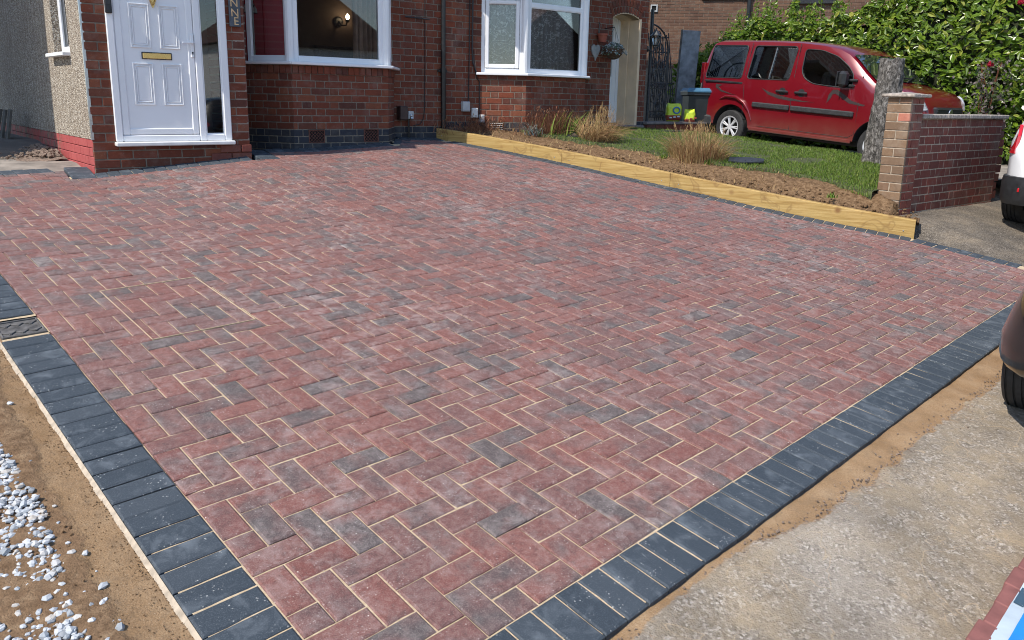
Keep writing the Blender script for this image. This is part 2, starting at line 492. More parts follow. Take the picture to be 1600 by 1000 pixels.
def concrete_base(k):
    c = k.ramp(k.noise(2.4, 6, .62), [(0.30, (.165,.138,.108)), (0.5, (.27,.220,.158)), (0.7, (.40,.315,.212))])
    c = k.mix(k.ramp(k.noise(.9, 4, .6), [(0.55, 0.0), (0.72, .45)]), c, (.50,.45,.39))
    v = k.voro(115.0, out="Color"); s_ = k.n("ShaderNodeSeparateColor"); k.l(v, s_.inputs[0])
    ag = k.ramp(s_.outputs[0], [(0.0, (.085,.075,.07)), (0.35, (.22,.20,.18)), (0.75, (.36,.32,.28)), (1.0, (.66,.61,.56))])
    c = k.mix(k.ramp(k.noise(13.0, 6, .7), [(0.36, .62), (0.60, .08)]), c, ag)
    cr = k.noise(3.0, 3, .5, dist=.6)
    c = k.mix(k.ramp(k.math('ABSOLUTE', k.math('SUBTRACT', cr, .5)), [(0.0, .5), (0.006, 0.0)]), c, (.50,.38,.25))
    return c
MAT['concrete'] = ground_mat("worn_concrete", concrete_base, lambda k: k.math('ADD', k.math('MULTIPLY', k.voro(140.0), .6), k.noise(75.0, 6, .8)), .0065, .8)
def soil_base(k):
    c = k.ramp(k.noise(26.0, 6, .7), [(0.3, (.15,.090,.050)), (0.5, (.27,.172,.100)), (0.72, (.42,.29,.175))])
    c = k.mix(k.ramp(k.noise(2.5, 4), [(0.45, 0.), (0.7, .6)]), c, (.30,.185,.105))
    return c
MAT['soil'] = ground_mat("sandy_soil", soil_base, lambda k: k.noise(45.0, 6, .75), .02, 1.0)
k = NT("bed_soil")
k.color(k.ramp(k.noise(24.0, 6, .7), [(0.3, (.080,.047,.026)), (0.48, (.20,.122,.066)), (0.75, (.40,.265,.155))])).rough(.97).set(Specular_IOR_Level=.1)
k.bump(k.noise(38.0, 6, .75), 1.0, .03)
MAT['bed_soil'] = k.m
def tarmac_base(k):
    c = k.ramp(k.noise(2.6, 6, .62), [(0.32, (.085,.074,.062)), (0.5, (.165,.14,.11)), (0.7, (.31,.25,.18))])
    v = k.voro(110.0, out="Color"); s_ = k.n("ShaderNodeSeparateColor"); k.l(v, s_.inputs[0])
    ag = k.ramp(s_.outputs[0], [(0.0, (.05,.045,.04)), (0.5, (.14,.12,.10)), (1.0, (.40,.35,.29))])
    return k.mix(k.ramp(k.noise(13.0, 6, .7), [(0.36, .7), (0.62, .2)]), c, ag)
MAT['tarmac'] = ground_mat("worn_tarmac", tarmac_base, lambda k: k.math('ADD', k.voro(110.0), k.noise(60.0, 5, .75)), .009, .9)
k = NT("asphalt_old")
c = k.ramp(k.noise(3.0, 6, .6), [(0.3, (.075,.068,.060)), (0.55, (.15,.13,.105)), (0.75, (.27,.22,.165))])
c = k.mix(k.ramp(k.voro(100.0), [(0.2, .0), (0.5, .5)]), c, (.09,.085,.08))
k.color(c).rough(.95); k.bump(k.noise(90.0, 5, .7), .8, .008)
MAT['asphalt'] = k.m
MAT['path'] = plain("path_concrete", (.25,.22,.19), .92, .25, 5, .5, 70)
MAT['under'] = plain("lawn_soil", (.060,.072,.026), .95, .5, 26, .8, 50, dist=.02)
MAT['white_stone'] = None
k = NT("white_gravel"); t = k.tone()
c = k.ramp(t, [(0.0, (.22,.24,.26)), (0.25, (.38,.41,.44)), (0.7, (.55,.57,.59)), (1.0, (.44,.40,.35))])
c = k.mix(k.ramp(k.noise(60., 4), [(0.45, 0.), (0.8, .6)]), c, (.40,.40,.41))
k.color(c).rough(.8); k.bump(k.noise(150., 3), .4, .003)
MAT['white_stone'] = k.m
# foliage
def leaf_mat(name, cols, rough=.35, trans=.25, spec=.5):
    k = NT(name); t = k.tone()
    c = k.ramp(t, [(i/(len(cols)-1), x) for i, x in enumerate(cols)])
    k.color(c).rough(rough).set(Specular_IOR_Level=spec)
    tr = k.n("ShaderNodeBsdfTranslucent"); k.l(k.mix(.5, c, (.25,.38,.04), 'MULTIPLY') if False else c, tr.inputs[0])
    ms = k.n("ShaderNodeMixShader"); ms.inputs[0].default_value = trans
    k.l(k.b.outputs[0], ms.inputs[1]); k.l(tr.outputs[0], ms.inputs[2]); k.l(ms.outputs[0], k.out.inputs[0])
    return k.m
MAT['laurel'] = leaf_mat("laurel_leaf", [(.060,.120,.010), (.105,.185,.014), (.150,.240,.020), (.22,.30,.035), (.085,.15,.012), (.10,.17,.012), (.045,.085,.010), (.12,.20,.016), (.16,.25,.02), (.34,.34,.06)], .30, .28)
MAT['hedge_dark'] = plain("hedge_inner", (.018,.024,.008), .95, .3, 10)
MAT['grass'] = leaf_mat("grass_blade", [(.075,.145,.018), (.120,.205,.026), (.165,.25,.038), (.23,.26,.07)], .5, .3, .3)
MAT['straw'] = leaf_mat("dry_grass", [(.30,.19,.085), (.42,.28,.13), (.50,.36,.18), (.22,.125,.055)], .7, .2, .2)
MAT['sword'] = leaf_mat("sword_leaf", [(.12,.20,.03), (.18,.27,.05), (.24,.30,.07)], .4, .3, .4)
MAT['dead_stem'] = leaf_mat("dead_stem", [(.15,.055,.032), (.24,.095,.055), (.30,.15,.08), (.10,.045,.028)], .8, .1, .2)
MAT['silver'] = leaf_mat("silver_leaf", [(.30,.34,.33), (.42,.46,.45), (.16,.22,.20), (.10,.15,.08)], .6, .15, .2)
MAT['rose_leaf'] = leaf_mat("rose_leaf", [(.035,.05,.02), (.06,.08,.03), (.13,.105,.10), (.19,.155,.15)], .6, .15, .3)
MAT['petal'] = leaf_mat("red_petal", [(.26,.006,.02), (.38,.012,.035)], .6, .2, .2)
# bark
k = NT("bark")
c = k.ramp(k.noise(21.0, 7, .74, stretch=(1.4, 1.4, .7), dist=.6), [(0.36, (.020,.018,.016)), (0.46, (.095,.085,.075)), (0.56, (.24,.22,.20)), (0.70, (.52,.50,.47))])
k.color(c).rough(.95); k.bump(k.noise(21.0, 7, .74, stretch=(1.4, 1.4, .7), dist=.6), 1.0, .07)
MAT['bark'] = k.m
# glass: reflective pane one can see through
def glass_mat(name, tint=(.93,.95,.95), refl=1.0):
    k = NT(name); k.t.nodes.remove(k.b)
    fr = k.n("ShaderNodeFresnel"); fr.inputs[0].default_value = 1.5
    tr = k.n("ShaderNodeBsdfTransparent"); tr.inputs[0].default_value = (*tint, 1)
    gl = k.n("ShaderNodeBsdfGlossy"); gl.inputs["Roughness"].default_value = .01
    ms = k.n("ShaderNodeMixShader")
    k.l(k.math('MULTIPLY_ADD', fr.outputs[0], 1.15*refl, .02, clamp=True), ms.inputs[0])
    k.l(tr.outputs[0], ms.inputs[1]); k.l(gl.outputs[0], ms.inputs[2]); k.l(ms.outputs[0], k.out.inputs[0])
    return k.m
MAT['glass'] = glass_mat("window_glass")
MAT['car_glass'] = glass_mat("car_glass", (.84,.87,.87), 2.2)
# lace net curtain
k = NT("net_curtain"); k.t.nodes.remove(k.b)
o = k.n("ShaderNodeTexCoord").outputs["UV"]
leafv = k.voro(11.0, vec=o, feature='DISTANCE_TO_EDGE')
br = k.noise(6.5, 2, .5, vec=o, dist=2.2)
pat = k.math('MAXIMUM', k.ramp(k.math('ABSOLUTE', k.math('SUBTRACT', br, .5)), [(0.012, .9), (0.04, 0.0)]), k.ramp(k.voro(10.0, vec=o), [(0.14, .95), (0.26, 0.0)]))
dens = k.math('MAXIMUM', pat, .42)
df = k.n("ShaderNodeBsdfDiffuse"); df.inputs[0].default_value = (.90,.91,.92,1)
tl = k.n("ShaderNodeBsdfTranslucent"); tl.inputs[0].default_value = (.6,.6,.6,1)
m1 = k.n("ShaderNodeMixShader"); m1.inputs[0].default_value = .3; k.l(df.outputs[0], m1.inputs[1]); k.l(tl.outputs[0], m1.inputs[2])
tp = k.n("ShaderNodeBsdfTransparent"); ms = k.n("ShaderNodeMixShader")
k.l(dens, ms.inputs[0]); k.l(tp.outputs[0], ms.inputs[1]); k.l(m1.outputs[0], ms.inputs[2]); k.l(ms.outputs[0], k.out.inputs[0])
MAT['net'] = k.m
def paint(name, c, flake=0.0, rough=.28, dirt=.32):
    k = NT(name)
    d = k.noise(5.0, 5, .6)
    z = k.n("ShaderNodeSeparateXYZ"); k.l(k.obj(), z.inputs[0])
    dust = k.math('MULTIPLY', k.ramp(z.outputs[2], [(0.30, dirt), (0.62, .0)]), k.ramp(d, [(0.3, .4), (0.7, 1.)]))
    k.color(k.mix(dust, c, (.20,.15,.11))).rough(rough).set(Coat_Weight=1.0, Coat_Roughness=.03, Metallic=flake)
    return k.m
MAT['red_paint'] = paint("red_car_paint", (.165,.0035,.010), .10)
MAT['white_paint'] = paint("white_car_paint", (.80,.81,.82))
MAT['black_paint'] = paint("black_car_paint", (.008,.009,.010), dirt=.05)
MAT['decal'] = plain("grey_decal", (.050,.038,.038), .4, .08, 8, coat=.6)
MAT['lamp_red'] = plain("red_lamp_lens", (.50,.006,.012), .12, .1, 30, coat=1.0)
MAT['lamp_clear'] = plain("clear_lamp_lens", (.62,.66,.70), .08, .25, 14, metal=.35, coat=1.0)
MAT['bin_body'] = plain("dark_bin_plastic", (.014,.018,.021), .5, .1, 12)
MAT['bin_lid'] = plain("blue_bin_lid", (.050,.15,.25), .45, .08, 8)
MAT['lime'] = plain("lime_plastic", (.50,.62,.04), .4, .1, 14)
MAT['bag_blue'] = plain("bag_print_blue", (.03,.16,.42), .4, .05, 14)
MAT['bag_red'] = plain("bag_print_red", (.26,.05,.03), .5, .15, 20)
MAT['film_white'] = plain("white_plastic_film", (.46,.54,.60), .35, .06, 6, .3, 14, dist=.01)
MAT['film_blue'] = plain("blue_plastic_print", (.02,.23,.62), .35, .04, 8)
MAT['film_dark'] = plain("navy_plastic_print", (.04,.085,.13), .4, .06, 8)
MAT['pack_red'] = plain("pack_red_block", (.22,.085,.075), .8, .12, 16, .3, 140)
MAT['iron_cover'] = plain("cast_iron_cover", (.10,.095,.092), .7, .35, 30, .5, 120)
MAT['dark_hole'] = plain("black_void", (.006,.006,.006), .9, .1, 5)
MAT['curtain_grey'] = plain("grey_fabric", (.42,.43,.44), .9, .1, 10)
MAT['rubble'] = plain("rubble", (.21,.155,.12), .95, .35, 40, .8, 60, dist=.02)
k = NT("bulb_glow"); k.b.inputs["Emission Color"].default_value = (1, .72, .42, 1); k.b.inputs["Emission Strength"].default_value = 14.0
MAT['bulb'] = k.m

# ------------------------------------------------------------------ terrain and grounds
def terrain_z(x, y):
    r = plane_z(max(-8, min(14, x)), max(-4.0, min(9.0, y))) - 0.16
    if x > 7.0 and y > 2.3: r = min(r + .1, GZ(min(x, 12.5), min(y, 8.5)) - .2)
    return r
m = MB()
xs = [-400, -150, -60, -25, -12] + [-8 + i for i in range(25)] + [18, 25, 40, 70, 150, 400]
ys = [-400, -150, -60, -25, -12] + [-8 + i for i in range(23)] + [16, 20, 30, 60, 150, 400]
m.grid(xs, ys, lambda x, y: (x, y, terrain_z(x, y)))
m.build("ground", MAT['asphalt'], smooth=True, kind="structure")

def set_sandy(o, vals):
    a = o.data.attributes.new("sandy", 'FLOAT', 'POINT'); a.data.foreach_set("value", vals)

def frange(a, b, s):
    n = max(1, int(round((b-a)/s))); return [a + (b-a)*i/n for i in range(n+1)]
# concrete apron right of the driveway, with the sand haunch along the kerb
us = [-6, -4, -2.5, -1.2] + frange(-.5, 4.6, .028) + frange(4.75, 8.5, .15) + [9, 10, 11, 12, 14, 17]
vs_ = [-9, -6, -4, -2.6, -2.0] + frange(-1.6, -.8, .05) + frange(-.78, -.16, .02)
vals = []
def apron(u, v):
    ve = -.205 - interp(u, [0, 1.45, 1.75, 2.4, 4.0, 6], [.026, .034, .10, .13, .155, .16]) + .028*fbm(u, v*.3, 6.0, 4, 3.1)
    s_ = smooth01((v - ve + .010*fbm(u, v, 22., 3, 4.))/.035 + .5)
    x, y = L2W(u, v)
    z = plane_z(x, y) - .013 + .0045*fbm(u, v, 3.0, 4) - .009*s_ + .004*fbm(u, v, 26., 2, 1.7)*(1-s_) + s_*(.006*fbm(u, v, 7., 4) + .002*fbm(u, v, 40., 3))
    vals.append(max(s_, .36*math.exp(-max(0, ve-v)/.30) + .10*fbm(u, v, 1.6, 3, 2.)))
    return (x, y, z)
m = MB(); m.grid(us, vs_, apron)
o = m.build("concrete_apron", MAT['concrete'], smooth=True, kind="structure"); set_sandy(o, vals)
# asphalt pavement beyond the end of the paving, below the garden wall
m = MB(); vals = []
def edge_x(y): return interp(y, [.3, .62, 1.1, 2.06, 3.0], [7.24, 7.2, 7.17, 7.05, 6.9])
def pave(x, y):
    vals.append(.5*smooth01((2.0-y)/1.2)*smooth01((x-7.2)/.2))
    zz = plane_z(x, y) - .02 + .13*smooth01((y-.9)/1.4)*smooth01((x-edge_x(y)-.02)/.45) + .006*fbm(x, y, 3., 4)
    u, v = W2L(x, y)
    return (x, y, zz - .2*smooth01((-.17-v)/.03))
xs = frange(7.0, 9.5, .05) + [10, 11, 12, 13.5, 16, 20]; ys = frange(.3, 3.0, .05)
# left edge follows the border of the paving
def px_(t_, y): return edge_x(y) + t_
m.grid([0] + [x_-7.0 for x_ in xs[1:]], ys, lambda t_, y: pave(px_(t_, y), y))
o = m.build("street_pavement", MAT['tarmac'], smooth=True, kind="structure"); set_sandy(o, vals)
# soil verge left of the driveway
us = [-30, -15, -8, -5, -3.2, -2.2, -1.6, -1.25] + frange(-1.1, -.17, .02); vs2 = [-6, -3, -1.2] + frange(-.4, 3.4, .025) + frange(3.6, 6.2, .15)
vals = []
def verge(u, v):
    ue = -.205 - interp(v, [0, .6, 1.2, 2.0, 2.6, 3.2], [.15, .15, .125, .105, .06, .05]) + .03*fbm(u*.4, v, 3.0, 4, 5.)
    s_ = smooth01((u - ue + .02*fbm(u, v, 16., 3, 7.))/.10 + .5)
    x, y = L2W(u, v)
    z = plane_z(x, y) - .016 + (1-s_)*(.012*fbm(u, v, 7.0, 5, 2.) + .006*fbm(u, v, 30., 3)) - .006*s_ + s_*(.004*fbm(u, v, 9., 3) + .002*fbm(u, v, 40., 3))
    vals.append(s_)
    return (x, y, z)
m = MB(); m.grid(us, vs2, verge)
o = m.build("soil_verge", MAT['soil'], smooth=True, kind="structure"); set_sandy(o, vals)
# concrete path at the far left beside the pebbledashed wall
m = MB()
m.grid([-30, -12, -6, -3] + frange(-2.2, .6, .1), frange(6.1, 12, .2) + [15, 20, 30], lambda x, y: (x, y, min(G(min(x, .5), min(y, 7.0)), .82) - .035 + (.10 if y > 6.95+.2*x else -.06)*smooth01(abs(y-6.93-.2*x)/.3)*.4))
m.build("side_path", MAT['path'], smooth=True, kind="structure")

# ------------------------------------------------------------------ block paving
drive_m = MB()
def sheet(u, v):
    x, y = L2W(u, v)
    return (x, y, G(x, y) - .0060 + .0028*fbm(u, v, 11., 3, 9.) - (.0045 if u < .03 and v > 1.1 else 0) - .004*smooth01((v-5.5)/1.0))
drive_m.grid(frange(-.19, 7.45, .05), frange(-.19, 7.6, .05), sheet)
# keep the sheet inside the paved outline
def inside_right(x, y, off=0.0):
    a = (x-7.05)*.923 + (y-2.06)*.383 < off      # along the timber
    b = (x-7.17)*.992 + (y-1.1)*.126 < off       # near end of the border
    return a and b
def far_ok(x, y):
    lim = 6.72 + .2*x if x < .28 else 6.56 if x < 2.02 else 6.95 if x < 3.9 else 7.2 if x < 4.15 else 7.44
    if 1.93 < x < 2.32: lim = 6.38
    return y < lim
def drain_gap(x, y):
    u, v = W2L(x, y); return u < -.02 and 2.72 < v < 2.97
keep = [f for f in drive_m.f if all(inside_right(*drive_m.v[i][:2], .0) and far_ok(*drive_m.v[i][:2]) for i in f) and not any(drain_gap(*drive_m.v[i][:2]) for i in f)]
drive_m.f = keep; drive_m.t = [0.0]*len(keep); drive_m.m = [0]*len(keep)
driveway = drive_m.build("driveway", MAT['sand'], smooth=True, kind="structure")

def clip(poly, nx, ny, d):
    """keep the part where nx*x + ny*y <= d"""
    out = []
    for i in range(len(poly)):
        a, b = poly[i], poly[(i+1) % len(poly)]
        da, db = nx*a[0]+ny*a[1]-d, nx*b[0]+ny*b[1]-d
        if da <= 0: out.append(a)
        if (da < 0 < db) or (db < 0 < da):
            t = da/(da-db); out.append((a[0]+t*(b[0]-a[0]), a[1]+t*(b[1]-a[1])))
    return out
def area(p):
    return .5*sum(p[i][0]*p[(i+1) % len(p)][1]-p[(i+1) % len(p)][0]*p[i][1] for i in range(len(p)))
STRIPS = [(-9, .30, (-.2, 1.0, 6.70)), (.30, 2.25, (0, 1, 6.40)), (2.25, 3.85, (0, 1, 6.76)), (3.85, 4.15, (-1.6, 1.0, .60)), (4.15, 9, (0, 1, 7.25))]
tl_d = .923*7.05 + .383*2.06 - .207; tb_d = .992*7.17 + .126*1.1 - .207
def region_clip(poly):
    poly = clip(clip(poly, .923, .383, tl_d), .992, .126, tb_d)
    res = []
    if len(poly) < 3: return res
    if max(p[1] for p in poly) < 6.32: return [poly] if area(poly) > .0012 else res
    for x0, x1, (a, b, d) in STRIPS:
        q = clip(clip(clip(poly, -1, 0, -x0), 1, 0, x1), a, b, d)
        if len(q) >= 3 and area(q) > .0012: res.append(q)
    return res
def inset(poly, d):
    n = len(poly); out = []
    for i in range(n):
        p0, p1, p2 = Vector(poly[i-1]), Vector(poly[i]), Vector(poly[(i+1) % n])
        e1 = (p1-p0); e2 = (p2-p1)
        if e1.length < 1e-6 or e2.length < 1e-6: out.append(tuple(p1)); continue
        e1.normalize(); e2.normalize()
        n1 = Vector((-e1.y, e1.x)); n2 = Vector((-e2.y, e2.x))
        k_ = n1 + n2; dn = max(.35, 1 + n1.dot(n2))
        out.append(tuple(p1 + k_*(d/dn)))
    return out
def block_to(m, poly, tone, zf, ch=.005, chd=.004, depth=.05, dz=0.0, tx=0.0, ty=0.0):
    cx = sum(p[0] for p in poly)/len(poly); cy = sum(p[1] for p in poly)/len(poly)
    h = lambda p: zf(*p) + dz + tx*(p[0]-cx) + ty*(p[1]-cy)
    n = len(poly); top = inset(poly, ch)
    vs = [(p[0], p[1], h(p)-depth) for p in poly] + [(p[0], p[1], h(p)-chd) for p in poly] + [(p[0], p[1], h(p)) for p in top]
    fs = [tuple(range(2*n, 3*n))]
    for r in (0, 1):
        fs += [(r*n+i, r*n+(i+1) % n, (r+1)*n+(i+1) % n, (r+1)*n+i) for i in range(n)]
    m.add(vs, fs, tone)
GAP = .0026
def rect(u0, u1, v0, v1, g=GAP):
    return [L2W(u, v) for u, v in ((u0+g, v0+g), (u1-g, v0+g), (u1-g, v1-g), (u0+g, v1-g))]
pavers = []
for r in range(-2, 74):
    j = r + 2
    for c in range(-3, 76):
        k4 = (c + j) % 4
        if k4 == 0: q = (c*.1, c*.1+.2, r*.1, r*.1+.1)
        elif k4 == 2: q = (c*.1, c*.1+.1, r*.1, r*.1+.2)
        else: continue
        u0, u1, v0, v1 = max(q[0], 0.0), q[1], max(q[2], 0.0), q[3]
        if u1-u0 < .02 or v1-v0 < .02: continue
        full = abs((u1-u0)*(v1-v0) - .02) < 1e-6
        w = rect(u0, u1, v0, v1)
        parts = region_clip(w)
        if not parts: continue
        if len(parts) > 1 or abs(area(parts[0])-area(w)) > 1e-5: full = False
        ctr = (sum(p[0] for p in w)/4, sum(p[1] for p in w)/4)
        z = G(*ctr)
        pr = project((ctr[0], ctr[1], z))
        rank = pr[2] if pr and -25 < pr[0] < 1625 and pr[1] < 1030 else 99
        pavers.append((rank, full, k4, ctr, parts))
pavers.sort(key=lambda p: p[0])
# shared meshes of whole pavers, long side along u or along v
def paver_mesh(a, b, name, mat, depth=.05, ch=.006, chd=.0042):
    m = MB(); block_to(m, [(-a/2, -b/2), (a/2, -b/2), (a/2, b/2), (-a/2, b/2)], 0.0, lambda x, y: 0.0, ch, chd, depth)
    return m.mesh(name, mat)
def slope_frame(ctr, d1, dz=0.0, tx=0.0, ty=0.0, zf=G):
    e = .06
    gx = (zf(ctr[0]+e, ctr[1]) - zf(ctr[0]-e, ctr[1]))/(2*e) + tx; gy = (zf(ctr[0], ctr[1]+e) - zf(ctr[0], ctr[1]-e))/(2*e) + ty
    a = Vector((d1[0], d1[1], d1[0]*gx + d1[1]*gy)).normalized()
    n_ = Vector((-gx, -gy, 1)).normalized(); b = n_.cross(a)
    return Matrix(((a.x, b.x, n_.x, ctr[0]), (a.y, b.y, n_.y, ctr[1]), (a.z, b.z, n_.z, zf(*ctr)+dz), (0, 0, 0, 1)))
me_u = paver_mesh(.2-2*GAP, .1-2*GAP, "paver_along", MAT['paver'])
me_v = paver_mesh(.1-2*GAP, .2-2*GAP, "paver_across", MAT['paver'])
rest = MB(); count = 0
ju = lambda s: random.uniform(-s, s)
for rank, full, k4, ctr, parts in pavers:
    dz = random.gauss(0, .0011); tx = ju(.009); ty = ju(.009)
    if count < 300 and rank < 90:
        count += 1
        if full:
            o = link("paver", me_u if k4 == 0 else me_v, driveway)
            o.matrix_basis = slope_frame((ctr[0]+ju(.0008), ctr[1]+ju(.0008)), EX, dz, tx, ty)
        else:
            m = MB()
            for p in parts: block_to(m, p, 0.0, G, .006, .0042, dz=dz)
            m.build("paver", MAT['paver'], driveway)
    else:
        tn = random.uniform(.001, .999)
        for p in parts: block_to(rest, p, tn, G, .006, .0042, dz=dz, tx=tx, ty=ty)
rest.build("paver", MAT['paver'], driveway, kind="stuff")
# kerbs: soldier rows of charcoal blocks
me_k = paver_mesh(.2, .0968, "kerb_block_across", MAT['kerb'], .06)
def kerb(ctr, d, zf=G, dz=0.0, me=None):
    o = link("kerb_block", me or me_k, driveway)
    o.matrix_basis = slope_frame(ctr, d, dz + random.gauss(0, .0012), ju(.01), ju(.01), zf)
v = -.26
while v < 6.3:
    pitch = .1028 + ju(.0018)
    if not (2.70 < v + .05 < 2.98):
        kerb(L2W(-.1035, v+.05), EX)
    v += pitch
u = .05
while u < 7.05:
    kerb(L2W(u+.05, -.1035), EY); u += .1027 + ju(.0018)
def row(a, b, depth_dir, off, pitch=.1025, me=None, zf=G):
    """soldier blocks along a-b, their long side along depth_dir, centred off beyond the line"""
    a = Vector(a); b = Vector(b); d = (b-a); n_ = int(d.length/pitch); d.normalize(); dd = Vector(depth_dir).normalized()
    for i in range(n_):
        p = a + d*((i+.5)*pitch) + dd*off
        kerb((p.x, p.y), dd, zf, 0.0, me)
row((7.195, .66), (7.17, 1.1), (-.992, -.126), .103)
row((7.165, 1.12), (7.055, 2.05), (-.992, -.126), .103)
row((7.045, 2.08), (4.90, 7.22), (-.923, -.383), .103)
row((.42, 6.61), (2.03, 6.61), (0, -1), .105)
me_k2 = paver_mesh(.2, .098, "kerb_block_short", MAT['kerb'], .06)
row((.42, 6.42), (.42, 7.02), (1, 0), .0)
row((-1.6, 6.45), (.28, 6.83), (-.2, .98), .0)
row((2.14, 6.405), (2.14, 6.98), (1, 0), .0)
row((2.25, 6.96), (3.86, 6.96), (0, -1), .095)
row((3.93, 6.93), (4.16, 7.30), (.85, -.52), .04)
row((4.18, 7.46), (4.86, 7.46), (0, -1), .102)
# pale mortar edge of the haunching
m = MB()
for i in range(150):
    v0 = -.3 + i*.043; w0 = .006 + .006*mnoise.noise(Vector((v0*9, 0, 0))); a = L2W(-.2045, v0); b = L2W(-.2045, v0+.044)
    c2 = L2W(-.211-w0, v0+.044); d2 = L2W(-.211-w0, v0)
    if 2.72 < v0 < 2.96: continue
    zz = lambda p, q: (p[0], p[1], plane_z(*p)-q)
    m.add([zz(a, .009), zz(b, .009), zz(c2, .021), zz(d2, .021)], [(0, 1, 2, 3)])
m.build("haunching_mortar", MAT['mortar_pale'], driveway)

# drain cover in the left kerb
dc = L2W(-.10, 2.855)
t = thing("drain_cover", (dc[0], dc[1], G(*dc)), "rectangular cast iron drain cover with cross ribs set in the charcoal kerb", "drain cover", mtx=slope_frame(dc, EX, .001))
m = MB(); m.cbox(-.088, .088, -.098, .098, -.03, -.007, .003); m.build("plate", MAT['iron_cover'], t)
m = MB()
for x0, x1, y0, y1 in ((-.092, .092, -.104, -.095), (-.092, .092, .095, .104), (-.092, -.084, -.095, .095), (.084, .092, -.095, .095)): m.cbox(x0, x1, y0, y1, -.03, 0, .002)
m.build("frame", MAT['iron_cover'], t)
for i in range(6):
    for sg in (-1, 1):
        m = MB(); M = Matrix.Translation((-.066+.0265*i, sg*.05, -.006)) @ Matrix.Rotation(radians(45 if i % 2 else -45), 4, 'Z')
        m.cbox(-.026, .026, -.0035, .0035, -.003, .005, .0015, M); m.build("rib", MAT['iron_cover'], t)
m = MB()
for q in ((.0965, .118, -.108, .108), (-.096, .096, -.135, -.106), (-.096, .096, .106, .125)): m.box(q[0], q[1], q[2], q[3], -.03, -.009)
m.build("bedding_mortar", MAT['sand'], t)
# recessed manhole tray in the paving
mc = L2W(.62, 2.80)
t = thing("manhole_tray", (mc[0], mc[1], G(*mc)), "square recessed manhole tray with thin metal rim filled with red pavers", "manhole", mtx=slope_frame(mc, EX, .0012))
for x0, x1, y0, y1 in ((-.265, .265, .395, .400), (-.265, .265, -.400, -.396), (-.265, -.261, -.392, .392), (.260, .265, -.392, .392)):
    m = MB(); m.cbox(x0, x1, y0, y1, -.006, .0006, .0003); m.build("rim_bar", MAT['sand'], t)

# white gravel on the soil
m = MB(); ico = bmesh.new(); bmesh.ops.create_icosphere(ico, subdivisions=1, radius=1.0)
iv = [v.co.copy() for v in ico.verts]; fi = [[v.index for v in f.verts] for f in ico.faces]
def stone(m, x, y, z, r, tone, flat=.7):
    R = Matrix.Rotation(random.uniform(0, 6.3), 3, 'Z') @ Matrix.Rotation(ju(.5), 3, 'X')
    sc = Vector((random.uniform(.75, 1.3), random.uniform(.7, 1.05), flat*random.uniform(.75, 1.1)))
    sd = random.uniform(0, 99)
    m.add([Vector((x, y, z + r*flat*.45)) + (R @ Vector((p.x*sc.x, p.y*sc.y, p.z*sc.z))) * r * (1 + .42*mnoise.noise(p*1.7 + Vector((sd, 0, 0))) + random.uniform(-.16, .16)) for p in iv], fi, tone)
n_st = 0
while n_st < 1700:
    v = random.uniform(.2, 1.95); u = -.30 - abs(random.gauss(0, .19)) - .03
    edge = interp(v, [.2, .7, 1.0, 1.3, 1.8, 2.0], [-.44, -.42, -.40, -.37, -.395, -.5])
    core = u < edge
    cl = mnoise.noise(Vector((u*6, v*6, 4.)))
    if not core and random.random() > .025: continue
    if core and v < 1.02 and cl < .02 and random.random() > .22: continue
    x, y = L2W(u, v); r = random.choice((.004, .005, .006, .007, .008, .009, .010, .012, .014))*random.uniform(.85, 1.15)
    if u < -1.2: continue
    stone(m, x, y, plane_z(x, y)-.021+(.010*random.random() if core and v > 1.1 and r > .006 else 0), r, random.uniform(.01, .99)); n_st += 1
for v, u in ((2.10, -.30), (1.0, -.335), (.76, -.36), (.71, -.40)):
    x, y = L2W(u, v); stone(m, x, y, plane_z(x, y)-.018, .013, .5)
m.build("gravel", MAT['white_stone'], kind="stuff", label="white angular gravel scattered on the sandy soil beside the kerb", cat="gravel")
# clods and grit on the soil
m = MB()
for i in range(500):
    u = -.33 - abs(random.gauss(0, .16)); v = random.uniform(.1, 2.6); x, y = L2W(u, v)
    stone(m, x, y, plane_z(x, y)-.02, random.uniform(.002, .006), random.uniform(.01, .99))
for i in range(1500):
    v = random.uniform(.1, 2.7); u = -.215 - random.uniform(0, .14)*random.random(); x, y = L2W(u, v)
    stone(m, x, y, plane_z(x, y)-.021, random.uniform(.0008, .0026), random.uniform(.01, .99))
m.build("soil_clods", MAT['bed_soil'], kind="stuff", label="crumbs of brown soil strewn along the sandy verge", cat="soil")
# crumbs of sand and concrete along the ragged edge beside the right kerb
m = MB()
for i in range(2600):
    u = random.uniform(.3, 4.6); v = -.235 - interp(u, [0, 1.45, 1.75, 2.4, 4.0, 6], [.0, .0, .07, .10, .125, .13]) + random.gauss(-.012, .03)
    if v > -.215: continue
    x, y = L2W(u, v); stone(m, x, y, plane_z(x, y)-.017, random.choice((.0009, .0012, .0018, .0025, .0035, .005)), random.uniform(.01, .99))
m.build("edge_crumbs", MAT['rubble'], kind="stuff", label="crumbs of broken concrete and sand along the right kerb", cat="crumbs")

